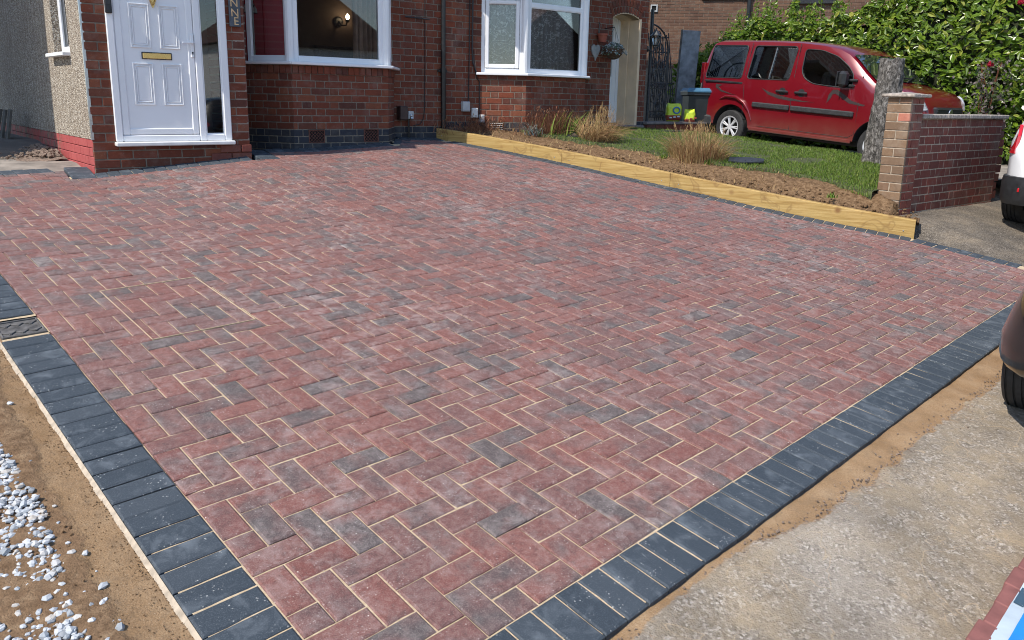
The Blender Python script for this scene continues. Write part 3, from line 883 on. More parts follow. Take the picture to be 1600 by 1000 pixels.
# ------------------------------------------------------------------ brickwork
def facet(P, Q):
    """frame of a vertical wall seen from outside: x along P-Q, y inwards, z up"""
    d = Vector((Q[0]-P[0], Q[1]-P[1], 0)); L = d.length; d.normalize()
    return Matrix(((d.x, -d.y, 0, P[0]), (d.y, d.x, 0, P[1]), (0, 0, 1, 0), (0, 0, 0, 1))), L
brick_meshes = {}
def brick_mesh(l, h, mat, dep):
    key = (round(l, 3), round(h, 3), mat.name)
    if key not in brick_meshes:
        m = MB(); m.cbox(-l/2, l/2, 0, dep, -h/2, h/2, .0035)
        brick_meshes[key] = m.mesh("brick", mat)
    return brick_meshes[key]
class Bricks:
    """all bricks of one building: the 300 that show largest become objects, the rest one mesh per wall part"""
    def __init__(s): s.items = []
    def add(s, wall, M, s0, s1, z0, z1, mat, dep=.035):
        c = M @ Vector(((s0+s1)/2, 0, (z0+z1)/2)); pr = project(c)
        vis = pr is not None and -30 < pr[0] < 1630 and -30 < pr[1] < 1000
        s.items.append(((s1-s0)*(z1-z0)/pr[2]**2 if vis else 0.0, wall, M, s0, s1, z0, z1, mat, dep))
    def flush(s, n=300):
        s.items.sort(key=lambda i: -i[0])
        rest = {}
        for i, (r, wall, M, s0, s1, z0, z1, mat, dep) in enumerate(s.items):
            j = Matrix.Translation(((s0+s1)/2 + ju(.0012), ju(.0014), (z0+z1)/2 + ju(.001))) @ Matrix.Rotation(ju(.006), 4, 'Y')
            if i < n and r > 0:
                o = link("brick", brick_mesh(s1-s0, z1-z0, mat, dep), wall); o.matrix_basis = M @ j
            else:
                key = (wall.name, mat.name)
                if key not in rest: rest[key] = (MB(), wall, mat)
                h = (s1-s0)/2; k_ = (z1-z0)/2
                rest[key][0].cbox(-h, h, 0, dep, -k_, k_, .0035, M @ j, tone=random.uniform(.001, .999))
        for mb, wall, mat in rest.values():
            mb.build("brick", mat, wall, kind="stuff")
def wall_cells(m, M, s0, s1, z0, z1, holes, y0, y1, mi=0):
    ss = sorted(set([s0, s1] + [h[i] for h in holes for i in (0, 1) if s0 < h[i] < s1]))
    zs = sorted(set([z0, z1] + [h[i] for h in holes for i in (2, 3) if z0 < h[i] < z1]))
    for a, b in zip(ss, ss[1:]):
        for c, d in zip(zs, zs[1:]):
            p, q = (a+b)/2, (c+d)/2
            if any(h[0] < p < h[1] and h[2] < q < h[3] for h in holes): continue
            m.box(a, b, y0, y1, c, d, M, mi=mi)
def course_bricks(B, wall, M, s0, s1, z0, z1, holes=(), course=.0825, matf=None, S=.2225, H=.1115, J=.0105, phase=0.0, bond='flemish', start=0):
    nz = int(round((z1-z0)/course)); per = S+H
    for r in range(nz):
        a0 = z0 + r*course; zc = a0 + course/2
        hs = [h for h in holes if h[2]-.02 < zc < h[3]+.02]
        x = s0 - per + phase + (per/2 if (r+start) % 2 else 0) if bond == 'flemish' else s0 - S + (S/2 if (r+start) % 2 else 0)
        k_ = 0
        while x < s1:
            w = (S if k_ % 2 == 0 else H) if bond == 'flemish' else S
            a, b = max(x, s0), min(x+w, s1)
            segs = [(a, b)]
            for h in hs:
                new = []
                for p, q in segs:
                    if h[0] < q and h[1] > p:
                        if h[0]-p > .02: new.append((p, h[0]))
                        if q-h[1] > .02: new.append((h[1], q))
                    else: new.append((p, q))
                segs = new
            for p, q in segs:
                if q-p > .035:
                    p2 = p if p == s0 or any(p == h[1] for h in hs) else p+J/2
                    q2 = q if q == s1 or any(q == h[0] for h in hs) else q-J/2
                    B.add(wall, M, p2, q2, a0+J/2, a0+course-J/2, matf(zc, p))
            x += w; k_ += 1
def make_wall(B, house, name, P, Q, z0, z1, holes=(), matf=None, thick=.10, mortar='mortar', top=None, **kw):
    M, L = facet(P, Q)
    m = MB(); wall_cells(m, M, 0, L, z0, top or z1, holes, .0045, thick)
    w = m.build(name, MAT[mortar], house)
    course_bricks(B, w, M, 0, L, z0, z1, holes, matf=matf or (lambda z, s: MAT['brick']), **kw)
    return w, M, L

def bars(m, M, s0, s1, z0, z1, w, y0, y1, b=.006):
    m.cbox(s0, s0+w, y0, y1, z0, z1, b, M); m.cbox(s1-w, s1, y0, y1, z0, z1, b, M)
    m.cbox(s0+w-.002, s1-w+.002, y0+.001, y1-.001, z0, z0+w, b, M); m.cbox(s0+w-.002, s1-w+.002, y0+.001, y1-.001, z1-w, z1, b, M)
def window(house, P, Q, s0, s1, z0, z1, w=.055, sash=None, transoms=(), glass='glass', y=.03, name="window"):
    """upvc window: outer frame (the part), its panes and sash as sub-parts"""
    M, L = facet(P, Q)
    m = MB(); bars(m, M, s0, s1, z0, z1, w, y, y+.07)
    for tz in transoms: m.cbox(s0+w, s1-w, y+.002, y+.068, tz-w/2, tz+w/2, .006, M)
    win = m.build(name, MAT['upvc'], house)
    zs = [z0+w] + [v for tz in transoms for v in (tz-w/2, tz+w/2)] + [z1-w]
    for i in range(0, len(zs), 2):
        a, b = zs[i], zs[i+1]
        q0, q1 = s0+w, s1-w
        if sash and i in sash:
            m = MB(); bars(m, M, q0+.004, q1-.004, a+.004, b-.004, .05, y-.012, y+.05); m.build("sash", MAT['upvc'], win)
            q0 += .05; q1 -= .05; a += .05; b -= .05
        m = MB(); bars(m, M, q0-.004, q1+.004, a-.004, b+.004, .012, y+.008, y+.024, .002); m.build("bead", MAT['upvc'], win)
        m = MB(); m.box(q0, q1, y+.028, y+.034, a, b, M); m.build("pane", MAT[glass], win)
    return win, M
def drape(name, M, s0, s1, z0, z1, y, amp, waves, mat, parent, seed=0.0, n=None, holes=0.0):
    n = n or max(24, int(waves*10)); xs = frange(s0, s1, (s1-s0)/n); zs = frange(z0, z1, (z1-z0)/10)
    m = MB()
    def fn(s_, z):
        ph = (s_-s0)/(s1-s0)*waves*2*pi + seed + .5*sin((s_-s0)*5.1+seed)
        return M @ Vector((s_ + .25*amp*cos(ph*1.0), y + amp*sin(ph) + .3*amp*sin(ph*2.3+z), z))
    m.grid(xs, zs, fn)
    o = m.build(name, MAT[mat], parent, smooth=True)
    uv = o.data.uv_layers.new(name="UVMap"); nx = len(xs)
    for lp in o.data.loops:
        i = lp.vertex_index; uv.data[lp.index].uv = (xs[i % nx]*1.0, zs[i // nx]*1.0)
    return o
# brick pattern of walls above the frame, too far from view for single bricks
k = NT("brick_upper")
bt = k.n("ShaderNodeTexBrick"); mp = k.n("ShaderNodeMapping"); mp.inputs["Rotation"].default_value = (radians(90), 0, 0)
k.l(k.pos(), mp.inputs[0]); k.l(mp.outputs[0], bt.inputs[0])
bt.inputs["Color1"].default_value = (.19,.055,.038,1); bt.inputs["Color2"].default_value = (.13,.045,.034,1); bt.inputs["Mortar"].default_value = (.26,.225,.185,1)
bt.inputs["Scale"].default_value = 1.0; bt.inputs["Brick Width"].default_value = .225; bt.inputs["Row Height"].default_value = .0825; bt.inputs["Mortar Size"].default_value = .01
k.color(bt.outputs[0]).rough(.88); MAT['brick_upper'] = k.m

# ------------------------------------------------------------------ the house with the porch
house = thing("brick_house", (2.4, 6.9, .8), "red brick house with white front door porch, pebbledashed side and wide bay window", "house")
B1 = Bricks()
Pp, Qp = (.54, 6.61), (1.995, 6.61)
XO = .54
hole = (.735-XO, 1.815-XO, .985, 3.0)
porch, MP, LP_ = make_wall(B1, house, "porch_wall", Pp, Qp, .5725, 2.635, [hole], bond='stretcher', S=.2225, top=3.15, thick=.12)
m = MB(); m.cbox(1.875, 2.0, 6.612, 7.46, .5, 3.15, .01); m.cbox(.54, 1.875, 6.72, 7.46, .5, .95, .01)
m.build("porch_side_wall", MAT['brick_upper'], house)
m = MB(); m.box(.42, 2.13, 6.45, 7.46, 3.16, 3.24); m.prism([(6.45, 3.24), (7.46, 3.24), (7.46, 3.95)], .42, 2.13, Matrix(((0,0,1,0),(1,0,0,0),(0,1,0,0),(0,0,0,1))))
m.build("porch_roof", MAT['roof_tile'], house)
m = MB(); m.box(.7, 1.86, 7.4, 7.44, .9, 3.1); m.box(.7, .74, 6.75, 7.4, .95, 3.1); m.build("porch_inner_wall", MAT['dark_room'], house)
# projecting foundation brick at the porch corner
for q in range(3):
    for a_, b_ in (((1.60, 1.80), (1.81, 2.01)) if q % 2 else ((1.70, 1.90), (1.91, 2.01))):
        m = MB(); m.cbox(a_+ju(.004), b_+ju(.004), 6.592+ju(.003), 6.70, .695+.083*q, .770+.083*q, .005); m.build("plinth_brick", MAT['brick_garden'], house)
# door set
m = MB()
M, L = facet((0, 6.60), (1, 6.60))
for q in ((.735, .80), (1.50, 1.565), (1.745, 1.815)): m.cbox(q[0], q[1], -.012, .055, .985, 2.95, .008, M)
m.cbox(.80, 1.50, -.010, .053, .985, 1.045, .008, M); m.cbox(1.565, 1.745, -.010, .053, .985, 1.05, .008, M); m.cbox(.80, 1.745, -.010, .053, 2.88, 2.95, .008, M)
door = m.build("door_frame", MAT['upvc'], house)
m = MB(); bars(m, M, .803, 1.497, 1.048, 2.875, .062, -.004, .05, .008); m.cbox(.86, 1.44, .008, .042, 1.105, 2.82, .003, M)
leaf = m.build("door_leaf", MAT['upvc'], door)
def moulding(m, s0, s1, z0, z1):
    for k_, (w_, y_) in enumerate(((.012, -.004), (.010, .001), (.010, -.002))):
        o_ = .012*k_
        bars(m, M, s0+o_, s1-o_, z0+o_, z1-o_, w_, y_, .012, .003)
    m.cbox(s0+.04, s1-.04, .003, .012, z0+.04, z1-.04, .003, M)
for s0, s1, z0, z1 in ((.93, 1.11, 1.86, 2.26), (1.19, 1.37, 1.86, 2.26), (.93, 1.11, 1.33, 1.72), (1.19, 1.37, 1.33, 1.72), (.93, 1.11, 2.36, 2.72), (1.19, 1.37, 2.36, 2.72)):
    m = MB(); moulding(m, s0, s1, z0, z1); m.build("door_panel", MAT['upvc'], door)
m = MB(); m.cbox(1.017, 1.287, -.004, .01, 1.757, 1.823, .004, M); lt = m.build("letter_plate_surround", MAT['black_plastic'], door)
m = MB(); m.cbox(1.026, 1.278, -.010, .004, 1.765, 1.815, .004, M); m.build("letter_plate", MAT['brass'], door)
m = MB(); m.cbox(1.462, 1.494, -.016, -.003, 1.79, 2.01, .010, M); m.tube([M @ Vector((1.478, -.016, 1.93)), M @ Vector((1.478, -.055, 1.93)), M @ Vector((1.470, -.066, 1.928)), M @ Vector((1.375, -.062, 1.925))], [.011, .011, .011, .008], 8)
m.build("door_handle", MAT['upvc'], door)
m = MB(); m.tube([M @ Vector((1.478, -.0175, 1.835)), M @ Vector((1.478, -.0162, 1.835))], .009, 10); m.box(1.4745, 1.4815, -.0175, -.0163, 1.815, 1.835, M); m.build("keyhole", MAT['dark_hole'], door)
m = MB()
for a in range(2):
    m.prism([(1.15 + r*sx, z) for sx, r, z in ((-1, .030, 2.33), (-1, .027, 2.29), (-1, .012, 2.245), (1, 0, 2.225), (1, .012, 2.245), (1, .027, 2.29), (1, .030, 2.33), (1, .018, 2.37), (-1, .018, 2.37))][::-1], -6.575-.012*a if False else -.0, .008, Matrix(((1,0,0,0),(0,0,-1,6.607-.012*a),(0,1,0,0),(0,0,0,1))))
    break
m.tube([(1.128, 6.592, 2.36), (1.126, 6.578, 2.30), (1.15, 6.572, 2.252), (1.174, 6.578, 2.30), (1.172, 6.592, 2.36)], .006, 8)
m.build("door_knocker", MAT['brass'], door)
m = MB(); m.box(1.57, 1.74, .02, .026, 1.055, 2.875, M); m.build("sidelight_pane", MAT['glass'], door)
m = MB(); bars(m, M, 1.563, 1.747, 1.048, 2.882, .012, .0, .018, .003); m.build("glazing_bead", MAT['upvc'], door)
m = MB(); m.cbox(.722, 1.828, -.075, .055, .945, .984, .008, M); m.build("door_sill", MAT['upvc_dirty'], house)
m = MB(); m.cbox(.733, .792, -.036, -.013, 2.15, 2.33, .006, M); kb = m.build("key_safe", MAT['black_plastic'], house)
m = MB(); m.tube([M @ Vector((.762, -.0365, 2.185)), M @ Vector((.762, -.041, 2.185))], .013, 12); m.build("push_button", MAT['grey_plastic'], kb)
m = MB(); m.cbox(.741, .784, -.039, -.036, 2.225, 2.29, .002, M); m.build("button_panel", MAT['grey_plastic'], kb)
# pebbledashed side wall with painted plinth
wd = Vector((-.0831, .9965)); e0 = Vector((.536, 6.615))
Pr = tuple(e0 + wd*9.0); Qr = tuple(e0)
MR, LR = facet(Pr, Qr)
wh = (LR-1.10, LR-.48, 1.80, 3.0)
m = MB(); wall_cells(m, MR, 0, LR, 1.01, 5.6, [wh], -.004, .16); m.build("pebbledash_wall", MAT['pebbledash'], house)
m = MB(); m.box(0, LR, .022, .16, .4, 1.008, MR); pl = m.build("plinth", MAT['plinth'], house)
course_bricks(B1, pl, MR, LR-4.2, LR-.001, .515, 1.0095, course=.0824, matf=lambda z, s: MAT['plinth'], bond='flemish', J=.006, start=1)
m = MB(); m.cbox(LR-.006, LR+.006, -.010, .02, 1.005, 5.6, .003, MR); m.build("corner_bead", MAT['steel'], house)
window(house, Pr, Qr, LR-1.09, LR-.49, 1.82, 2.98, .05, y=.06)
m = MB(); m.cbox(LR-1.17, LR-.47, -.075, .12, 1.775, 1.812, .006, MR); m.build("window_sill", MAT['upvc'], house)
# bay window
A, Bq, Cq, D = (2.27, 7.46), (2.62, 6.96), (3.815, 6.96), (4.17, 7.46)
lower = lambda z, s: MAT['brick_blue'] if z < 1.07 else MAT['brick']
for nm, P, Q in (("bay_side_wall", A, Bq), ("bay_front_wall", Bq, Cq), ("bay_side_wall", Cq, D)):
    front = nm == "bay_front_wall"
    hs = [(.17, .37, .915, 1.07), (.86, 1.06, .915, 1.07)] if front else []
    w, M, L = make_wall(B1, house, nm, P, Q, .76, 1.69, hs, lower, phase=.05, top=1.785, course=.0775)
    n_ = max(2, int(L/.0745)) ; pw = L/n_
    for i in range(n_):      # soldier course under the sill
        B1.add(w, Matrix.Translation(M.col[1].xyz*-.012) @ M, i*pw+.004, (i+1)*pw-.004, 1.69, 1.775, MAT['brick'])
    for h in hs:             # terracotta air bricks
        m = MB(); m.cbox(h[0]+.004, h[1]-.004, .012, .03, h[2]+.004, h[3]-.004, .002, M); ab = m.build("air_brick", MAT['dark_hole'], w)
        m = MB(); bars(m, M, h[0]+.004, h[1]-.004, h[2]+.004, h[3]-.004, .010, .0, .02, .002)
        for sg in (-1, 1):
            for q in range(-6, 13):
                s_ = h[0]+.014+q*.040
                a0 = max(s_, h[0]+.012); a1 = min(s_+.118, h[1]-.012)
                if a1-a0 < .015: continue
                za = h[2]+.012+(a0-s_); zb = h[2]+.012+(a1-s_)
                if sg < 0: za, zb = h[2]+h[3]-za, h[2]+h[3]-zb
                if min(za, zb) < h[2]+.008 or max(za, zb) > h[3]-.008: pass
                m.tube([M @ Vector((a0, .007, za)), M @ Vector((a1, .007, zb))], .0032, 4)
        m.build("air_brick_lattice", MAT['lattice'], w)
def sill_run(pts, z0, z1, out, house):
    m = MB()
    for P, Q in zip(pts, pts[1:]):
        M, L = facet(P, Q); m.cbox(-.03, L+.03, -out, .10, z0+.0007*len(m.v)/24, z1, .006, M)
    return m.build("window_sill", MAT['upvc'], house)
sill_run([A, Bq, Cq, D], 1.782, 1.815, .07, house)
window(house, A, Bq, .02, .575, 1.816, 2.86, .06)
window(house, Bq, Cq, .035, 1.165, 1.816, 2.86, .06)
window(house, Cq, D, .03, .59, 1.816, 2.86, .06, sash=(0,))
m = MB()
for P in (Bq, Cq):
    m = MB(); m.tube([(P[0], P[1]+.045, 1.816), (P[0], P[1]+.045, 2.86)], .052, 12); m.build("bay_post", MAT['upvc'], house)
m = MB(); m.prism([(2.22, 7.45), (2.59, 6.90), (3.85, 6.90), (4.21, 7.45)], 2.87, 2.98); m.build("bay_roof", MAT['roof_tile'], house)
# main wall between the bay and the downpipe
w1, M1, L1 = make_wall(B1, house, "main_wall", (4.10, 7.46), (4.885, 7.46), .8275, 3.1375, [], lambda z, s: MAT['brick_blue'] if z < 1.09 else MAT['brick'], thick=.2)
m = MB()
m.box(2.0, 4.885, 7.465, 7.7, 3.14, 6.3); m.box(2.0, 4.10, 7.467, 7.7, 2.985, 3.139); m.box(.6, 2.0, 7.47, 7.7, .5, 6.3); m.box(2.0, 2.30, 7.47, 7.7, .5, 3.139); m.build("upper_wall", MAT['brick_upper'], house)
m = MB(); m.prism([(7.34, 6.3), (11.6, 9.6), (16, 6.3)], .2, 4.88, Matrix(((0,0,1,0),(1,0,0,0),(0,1,0,0),(0,0,0,1)))); m.build("roof", MAT['roof_tile'], house)
m = MB(); m.box(4.78, 4.86, 7.75, 15.5, .5, 6.3); m.build("party_wall", MAT['brick_upper'], house)
# room behind the bay
m = MB(); m.box(1.9, 5.6, 9.85, 9.95, .9, 3.3); m.box(2.0, 2.1, 7.75, 9.85, .9, 3.3); m.box(1.9, 4.78, 7.72, 9.95, 3.305, 3.34)
m.build("room_wall", MAT['dark_room'], house)
m = MB(); m.prism([(2.3, 7.5), (2.66, 7.08), (3.78, 7.08), (4.1, 7.5), (4.77, 7.72), (4.77, 9.84), (2.11, 9.84), (2.11, 7.72)], 1.0, 1.06); m.build("room_floor", MAT['dark_floor'], house)
Mi, _ = facet((0, 7.28), (1, 7.28))
drape("curtain", Mi, 3.52, 3.83, 1.1, 3.2, 0, .03, 5, 'curtain', house)
Mi2, _ = facet((0, 9.70), (1, 9.70))
m = MB(); m.cbox(4.02, 4.76, -.12, .14, 2.13, 2.18, .01, Mi2); m.cbox(4.10, 4.72, -.05, .14, 1.98, 2.13, .02, Mi2); m.cbox(4.12, 4.25, -.06, .14, 1.06, 1.98, .01, Mi2); m.cbox(4.58, 4.70, -.06, .14, 1.06, 1.98, .01, Mi2)
m.build("mantelpiece", MAT['slate'], house)
m = MB(); m.lathe([(.07, 0), (.075, .012), (.05, .025)], 16, Matrix.Translation((4.52, 9.84, 2.56)) @ Matrix.Rotation(radians(90), 4, 'X')); m.tube([(4.52, 9.82, 2.56), (4.53, 9.74, 2.50), (4.58, 9.70, 2.50), (4.60, 9.69, 2.56)], .012, 8); m.tube([(4.60, 9.69, 2.55), (4.605, 9.69, 2.58)], .03, 10)
sc = m.build("wall_lamp", MAT['black_iron'], house)
m = MB(); m.lathe([(.008, 0), (.028, .03), (.03, .05), (.016, .08), (.004, .09)], 12, Matrix.Translation((4.605, 9.69, 2.58))); m.build("bulb", MAT['bulb'], sc, smooth=True)
# red door slab with an arched light, standing in for a left pane reflection
Mr, _ = facet((0, 7.62), (1, 7.62))
m = MB(); m.cbox(2.24, 2.86, 0, .045, 1.06, 2.85, .006, Mr); rd = m.build("mirrored_door", MAT['red_door'], house)
m = MB(); m.cbox(2.56, 2.59, -.012, 0, 1.1, 2.83, .004, Mr); m.build("door_moulding", MAT['red_door'], rd)
m = MB(); m.prism([(2.41+.085*cos(a), 2.36+.12*sin(a)) for a in [pi*i/10 for i in range(11)]], 0, .006, Matrix(((1,0,0,0),(0,0,-1,7.619),(0,1,0,0),(0,0,0,1)))); m.build("fan_light", MAT['frosted'], rd)
m = MB()
for a in (0, 50, 90, 130, 180):
    m.tube([(2.41, 7.611, 2.36), (2.41+.085*cos(radians(a)), 7.611, 2.36+.12*sin(radians(a)))], .006, 5)
m.build("leading", MAT['rubber'], rd)
# services on the wall
m = MB(); m.cbox(4.20, 4.315, 7.36, 7.462, 1.165, 1.34, .008); m.build("meter_box", MAT['brown_box'], house)
m = MB(); m.cbox(4.335, 4.415, 7.385, 7.462, 1.175, 1.275, .006); mb_ = m.build("meter_box", MAT['grey_box'], house)
m = MB(); m.tube([(4.375, 7.38, 1.20), (4.375, 7.37, 1.175)], .02, 8); m.lathe([(.018, 0), (.02, .02), (.008, .03)], 10, Matrix.Translation((4.372, 7.385, 1.22)) @ Matrix.Rotation(radians(90), 4, 'X')); m.build("valve", MAT['steel'], mb_)
m = MB(); m.tube([(4.355, 7.42, 1.18), (4.355, 7.42, .86)], .013, 8); m.build("gas_pipe", MAT['pipe'], house)
m = MB(); m.tube([(4.63, 7.452, 3.3), (4.625, 7.452, 1.9), (4.615, 7.45, 1.3), (4.60, 7.45, 1.19), (4.55, 7.45, 1.11), (4.44, 7.45, 1.085)], .0055, 6); m.build("cable", MAT['rubber'], house)
m = MB(); m.tube([(4.33, 7.44, 2.455), (4.69, 7.44, 2.447)], .0085, 8); m.tube([(4.36, 7.46, 2.455), (4.36, 7.43, 2.455)], .008, 6); m.tube([(4.66, 7.46, 2.447), (4.66, 7.43, 2.447)], .008, 6); m.build("iron_rod", MAT['black_iron'], house)
m = MB(); m.tube([(4.885, 7.415, 3.4), (4.885, 7.415, 1.82)], .030, 12); m.tube([(4.885, 7.415, 1.82), (4.89, 7.415, .95)], .033, 12)
for z in (1.80, 3.1): m.tube([(4.885, 7.415, z-.03), (4.885, 7.415, z+.045)], .040, 12); m.cbox(4.815, 4.955, 7.42, 7.455, z-.012, z+.02, .004)
m.build("downpipe", MAT['pipe'], house)
B1.flush()
# house sign: a slate board with an upright name
sg = thing("name_board", (1.905, 6.60, 2.11), "grey slate name board with gold letters screwed beside the front door", "sign")
m = MB(); m.cbox(1.85, 1.962, 6.578, 6.603, 2.11, 2.62, .004); m.build("board", MAT['slate'], sg)
def letters(txt, size, M, mat, parent, name="letter", depth=.0025):
    cu = bpy.data.curves.new("letter", 'FONT'); cu.body = txt; cu.size = size; cu.extrude = depth; cu.align_x = 'CENTER'
    tmp = bpy.data.objects.new("tmp", cu); C.objects.link(tmp)
    me = bpy.data.meshes.new_from_object(tmp.evaluated_get(bpy.context.evaluated_depsgraph_get()))
    bpy.data.objects.remove(tmp)
    me.materials.clear(); me.materials.append(mat)
    o = link(name, me, parent)
    o.matrix_basis = M
    return o
RX = Matrix.Rotation(radians(90), 4, 'X')
for i, (ch, z, dx) in enumerate((("E", 2.128, .010), ("N", 2.208, .0), ("N", 2.302, -.004))):
    letters(ch, .108, Matrix.Translation((1.904+dx, 6.576, z)) @ RX, MAT['gold'], sg)

# ------------------------------------------------------------------ the adjoining house
h2 = thing("brick_house", (6.9, 7.2, 1.0), "red brick house with net curtained bay window and arched doorway beside the iron gate", "house")
B2 = Bricks()
lower2 = lambda z, s: MAT['brick_blue'] if z < 1.135 else MAT['brick']
A2, Bq2, Cq2, D2 = (5.488, 7.46), (6.005, 7.05), (7.11, 7.05), (7.50, 7.46)
dh = (8.02-4.885, 8.615-4.885, .8, 2.73)
base2 = .8875
w2, M2, L2 = make_wall(B2, h2, "main_wall", (4.885, 7.46), (8.825, 7.46), base2, 3.2, [(5.53-4.885, 7.46-4.885, .8, 3.05), (8.02-4.885, 8.615-4.885, .8, 2.95)], lower2, thick=.2)
for nm, P, Q in (("bay_side_wall", A2, Bq2), ("bay_front_wall", Bq2, Cq2), ("bay_side_wall", Cq2, D2)):
    ML = make_wall(B2, h2, nm, P, Q, base2, 1.7125, [(.15, .36, 1.02, 1.13)] if P == A2 else [], lower2, phase=.11, top=1.775)
    if P == A2:
        m = MB(); m.cbox(.155, .355, .0, .02, 1.022, 1.128, .002, ML[1])
        vt = m.build("air_vent", MAT['dark_hole'], h2)
        m = MB()
        for i in range(4): m.cbox(.165, .345, -.008, .004, 1.032+.026*i, 1.042+.026*i, .002, ML[1])
        m.build("louvre", MAT['white_box'], vt)
    M, L = ML[1], ML[2]
    n_ = max(2, int(L/.112)); pw = L/n_
    for i in range(n_): B2.add(ML[0], Matrix.Translation(M.col[1].xyz*-.006) @ M, i*pw+.005, (i+1)*pw-.005, 1.718, 1.77, MAT['brick'])
sill_run([A2, Bq2, Cq2, D2], 1.772, 1.806, .07, h2)
window(h2, A2, Bq2, .02, .615, 1.808, 3.1, .06, sash=(0,), transoms=(2.80,))
window(h2, Bq2, Cq2, .03, 1.075, 1.808, 3.1, .06, transoms=(2.715,))
window(h2, Cq2, D2, .03, .53, 1.808, 3.1, .06, transoms=(2.715,))
m = MB()
for P in (Bq2, Cq2):
    m = MB(); m.tube([(P[0], P[1]+.045, 1.808), (P[0], P[1]+.045, 3.1)], .052, 12); m.build("bay_post", MAT['upvc'], h2)
M, L = facet(Bq2, Cq2); drape("net_curtain", M, .06, 1.05, 1.85, 2.70, .10, .012, 13, 'net', h2, 1.0, 160)
M, L = facet(A2, Bq2); drape("net_curtain", M, .09, .58, 1.85, 2.75, .10, .012, 6, 'net', h2, 2.0, 90)
m = MB(); m.prism([(5.40, 7.45), (5.94, 6.95), (7.18, 6.95), (7.60, 7.45)], 3.11, 3.3); m.build("bay_roof", MAT['roof_tile'], h2)
m = MB(); m.box(5.0, 8.0, 9.0, 9.1, 1.0, 3.4); m.box(4.95, 5.05, 7.7, 9.0, 1.0, 3.4); m.box(7.85, 7.95, 7.8, 9.0, 1.0, 3.4); m.box(5.0, 8.0, 7.0, 9.0, 3.31, 3.36); m.build("room_wall", MAT['dark_room'], h2)
m = MB(); m.prism([(5.53, 7.5), (6.05, 7.16), (7.07, 7.16), (7.45, 7.5), (7.85, 7.7), (7.85, 9.0), (5.05, 9.0), (5.05, 7.7)], 1.0, 1.06); m.build("room_floor", MAT['dark_floor'], h2)
# arched doorway: two rings of bricks on edge
ax, zs0, rise = 8.317, 2.73, .075
R = (.2975**2 + rise**2)/(2*rise); zc = zs0 + rise - R
half = math.asin(.2975/R)
for ring in (0, 1):
    r0 = R + .004 + ring*.112; r1 = r0 + .104; n_ = 11 + ring
    for i in range(n_):
        a = -half*1.02 + (i+.5)*2*half*1.02/n_
        wb = 2*half*1.02/n_*r0 - .009
        m = MB()
        Mx = Matrix.Translation((ax, 7.452, zc)) @ Matrix.Rotation(a, 4, 'Y') @ Matrix.Translation((0, 0, r0))
        m.cbox(-wb/2, wb/2, 0, .06, 0, r1-r0, .003, Mx); m.build("arch_brick", MAT['brick'], w2)
m = MB()
pts = [(ax + (R+.0)*sin(a), zc + (R+.0)*cos(a)) for a in [half*(1 - i/6) for i in range(13)]]
poly = [(8.015, 3.05)] + [(8.62, 3.05)] + [(8.62, 2.73)] + pts[0:0] + [(ax + R*sin(a), zc + R*cos(a)) for a in [half - i*2*half/12 for i in range(13)]] + [(8.015, 2.73)]
m.prism(poly[::-1], 0, .15, Matrix(((1,0,0,0),(0,0,1,7.462),(0,1,0,0),(0,0,0,1)))); m.build("arch_backing", MAT['mortar'], w2)
m = MB()
m.cbox(8.609, 8.66, 7.452, 7.68, 1.06, 2.745, .003); m.cbox(8.595, 8.66, 7.68, 7.90, 1.06, 2.745, .004)
for i in range(12):
    a0, a1 = half - i*2*half/12, half - (i+1)*2*half/12
    p0 = (ax+R*sin(a0), zc+R*cos(a0)); p1 = (ax+R*sin(a1), zc+R*cos(a1))
    m.add([(p0[0], 7.452, p0[1]), (p1[0], 7.452, p1[1]), (p1[0], 7.9, p1[1]), (p0[0], 7.9, p0[1]), (p0[0], 7.452, p0[1]+.02), (p1[0], 7.452, p1[1]+.02)], [(0,1,2,3), (0,4,5,1)])
m.build("door_reveal", MAT['cream'], h2)
m = MB(); m.cbox(7.98, 8.024, 7.47, 7.9, 1.06, 2.8, .004); m.build("door_jamb", MAT['cream'], h2)
M, L = facet((0, 7.86), (1, 7.86))
m = MB(); bars(m, M, 8.02, 8.60, 1.10, 2.82, .055, 0, .06, .006); d2 = m.build("door_frame", MAT['upvc'], h2)
m = MB(); bars(m, M, 8.075, 8.545, 1.155, 2.765, .09, .012, .05, .006); m.cbox(8.16, 8.46, .02, .045, 1.24, 1.85, .004, M); m.build("door_leaf", MAT['upvc'], d2)
m = MB(); m.box(8.16, 8.46, .025, .035, 1.85, 2.68, M); m.build("door_glass", MAT['glass'], d2)
m = MB(); m.cbox(8.0, 8.7, 7.30, 7.9, .95, 1.075, .01); m.build("door_step", MAT['step'], h2)
m = MB(); m.box(4.885, 8.82, 7.468, 7.7, 3.2, 6.4); m.box(8.66, 8.82, 7.66, 15, .6, 6.4); m.box(5.5, 7.5, 7.5, 7.7, 3.31, 3.4); m.build("upper_wall", MAT['brick_upper'], h2)
for q in range(30):  # unseen white boards added so the van's side windows mirror bright stripes
    m = MB(); m.cbox(8.822, 8.842, 7.72, 14.9, 1.9+.15*q, 2.045+.15*q, .006); m.build("reflector_board", MAT['reflector_white'], h2)
m = MB(); m.prism([(7.34, 6.4), (11.6, 9.9), (16, 6.4)], 4.89, 9.1, Matrix(((0,0,1,0),(1,0,0,0),(0,1,0,0),(0,0,0,1)))); m.build("roof", MAT['roof_tile'], h2)
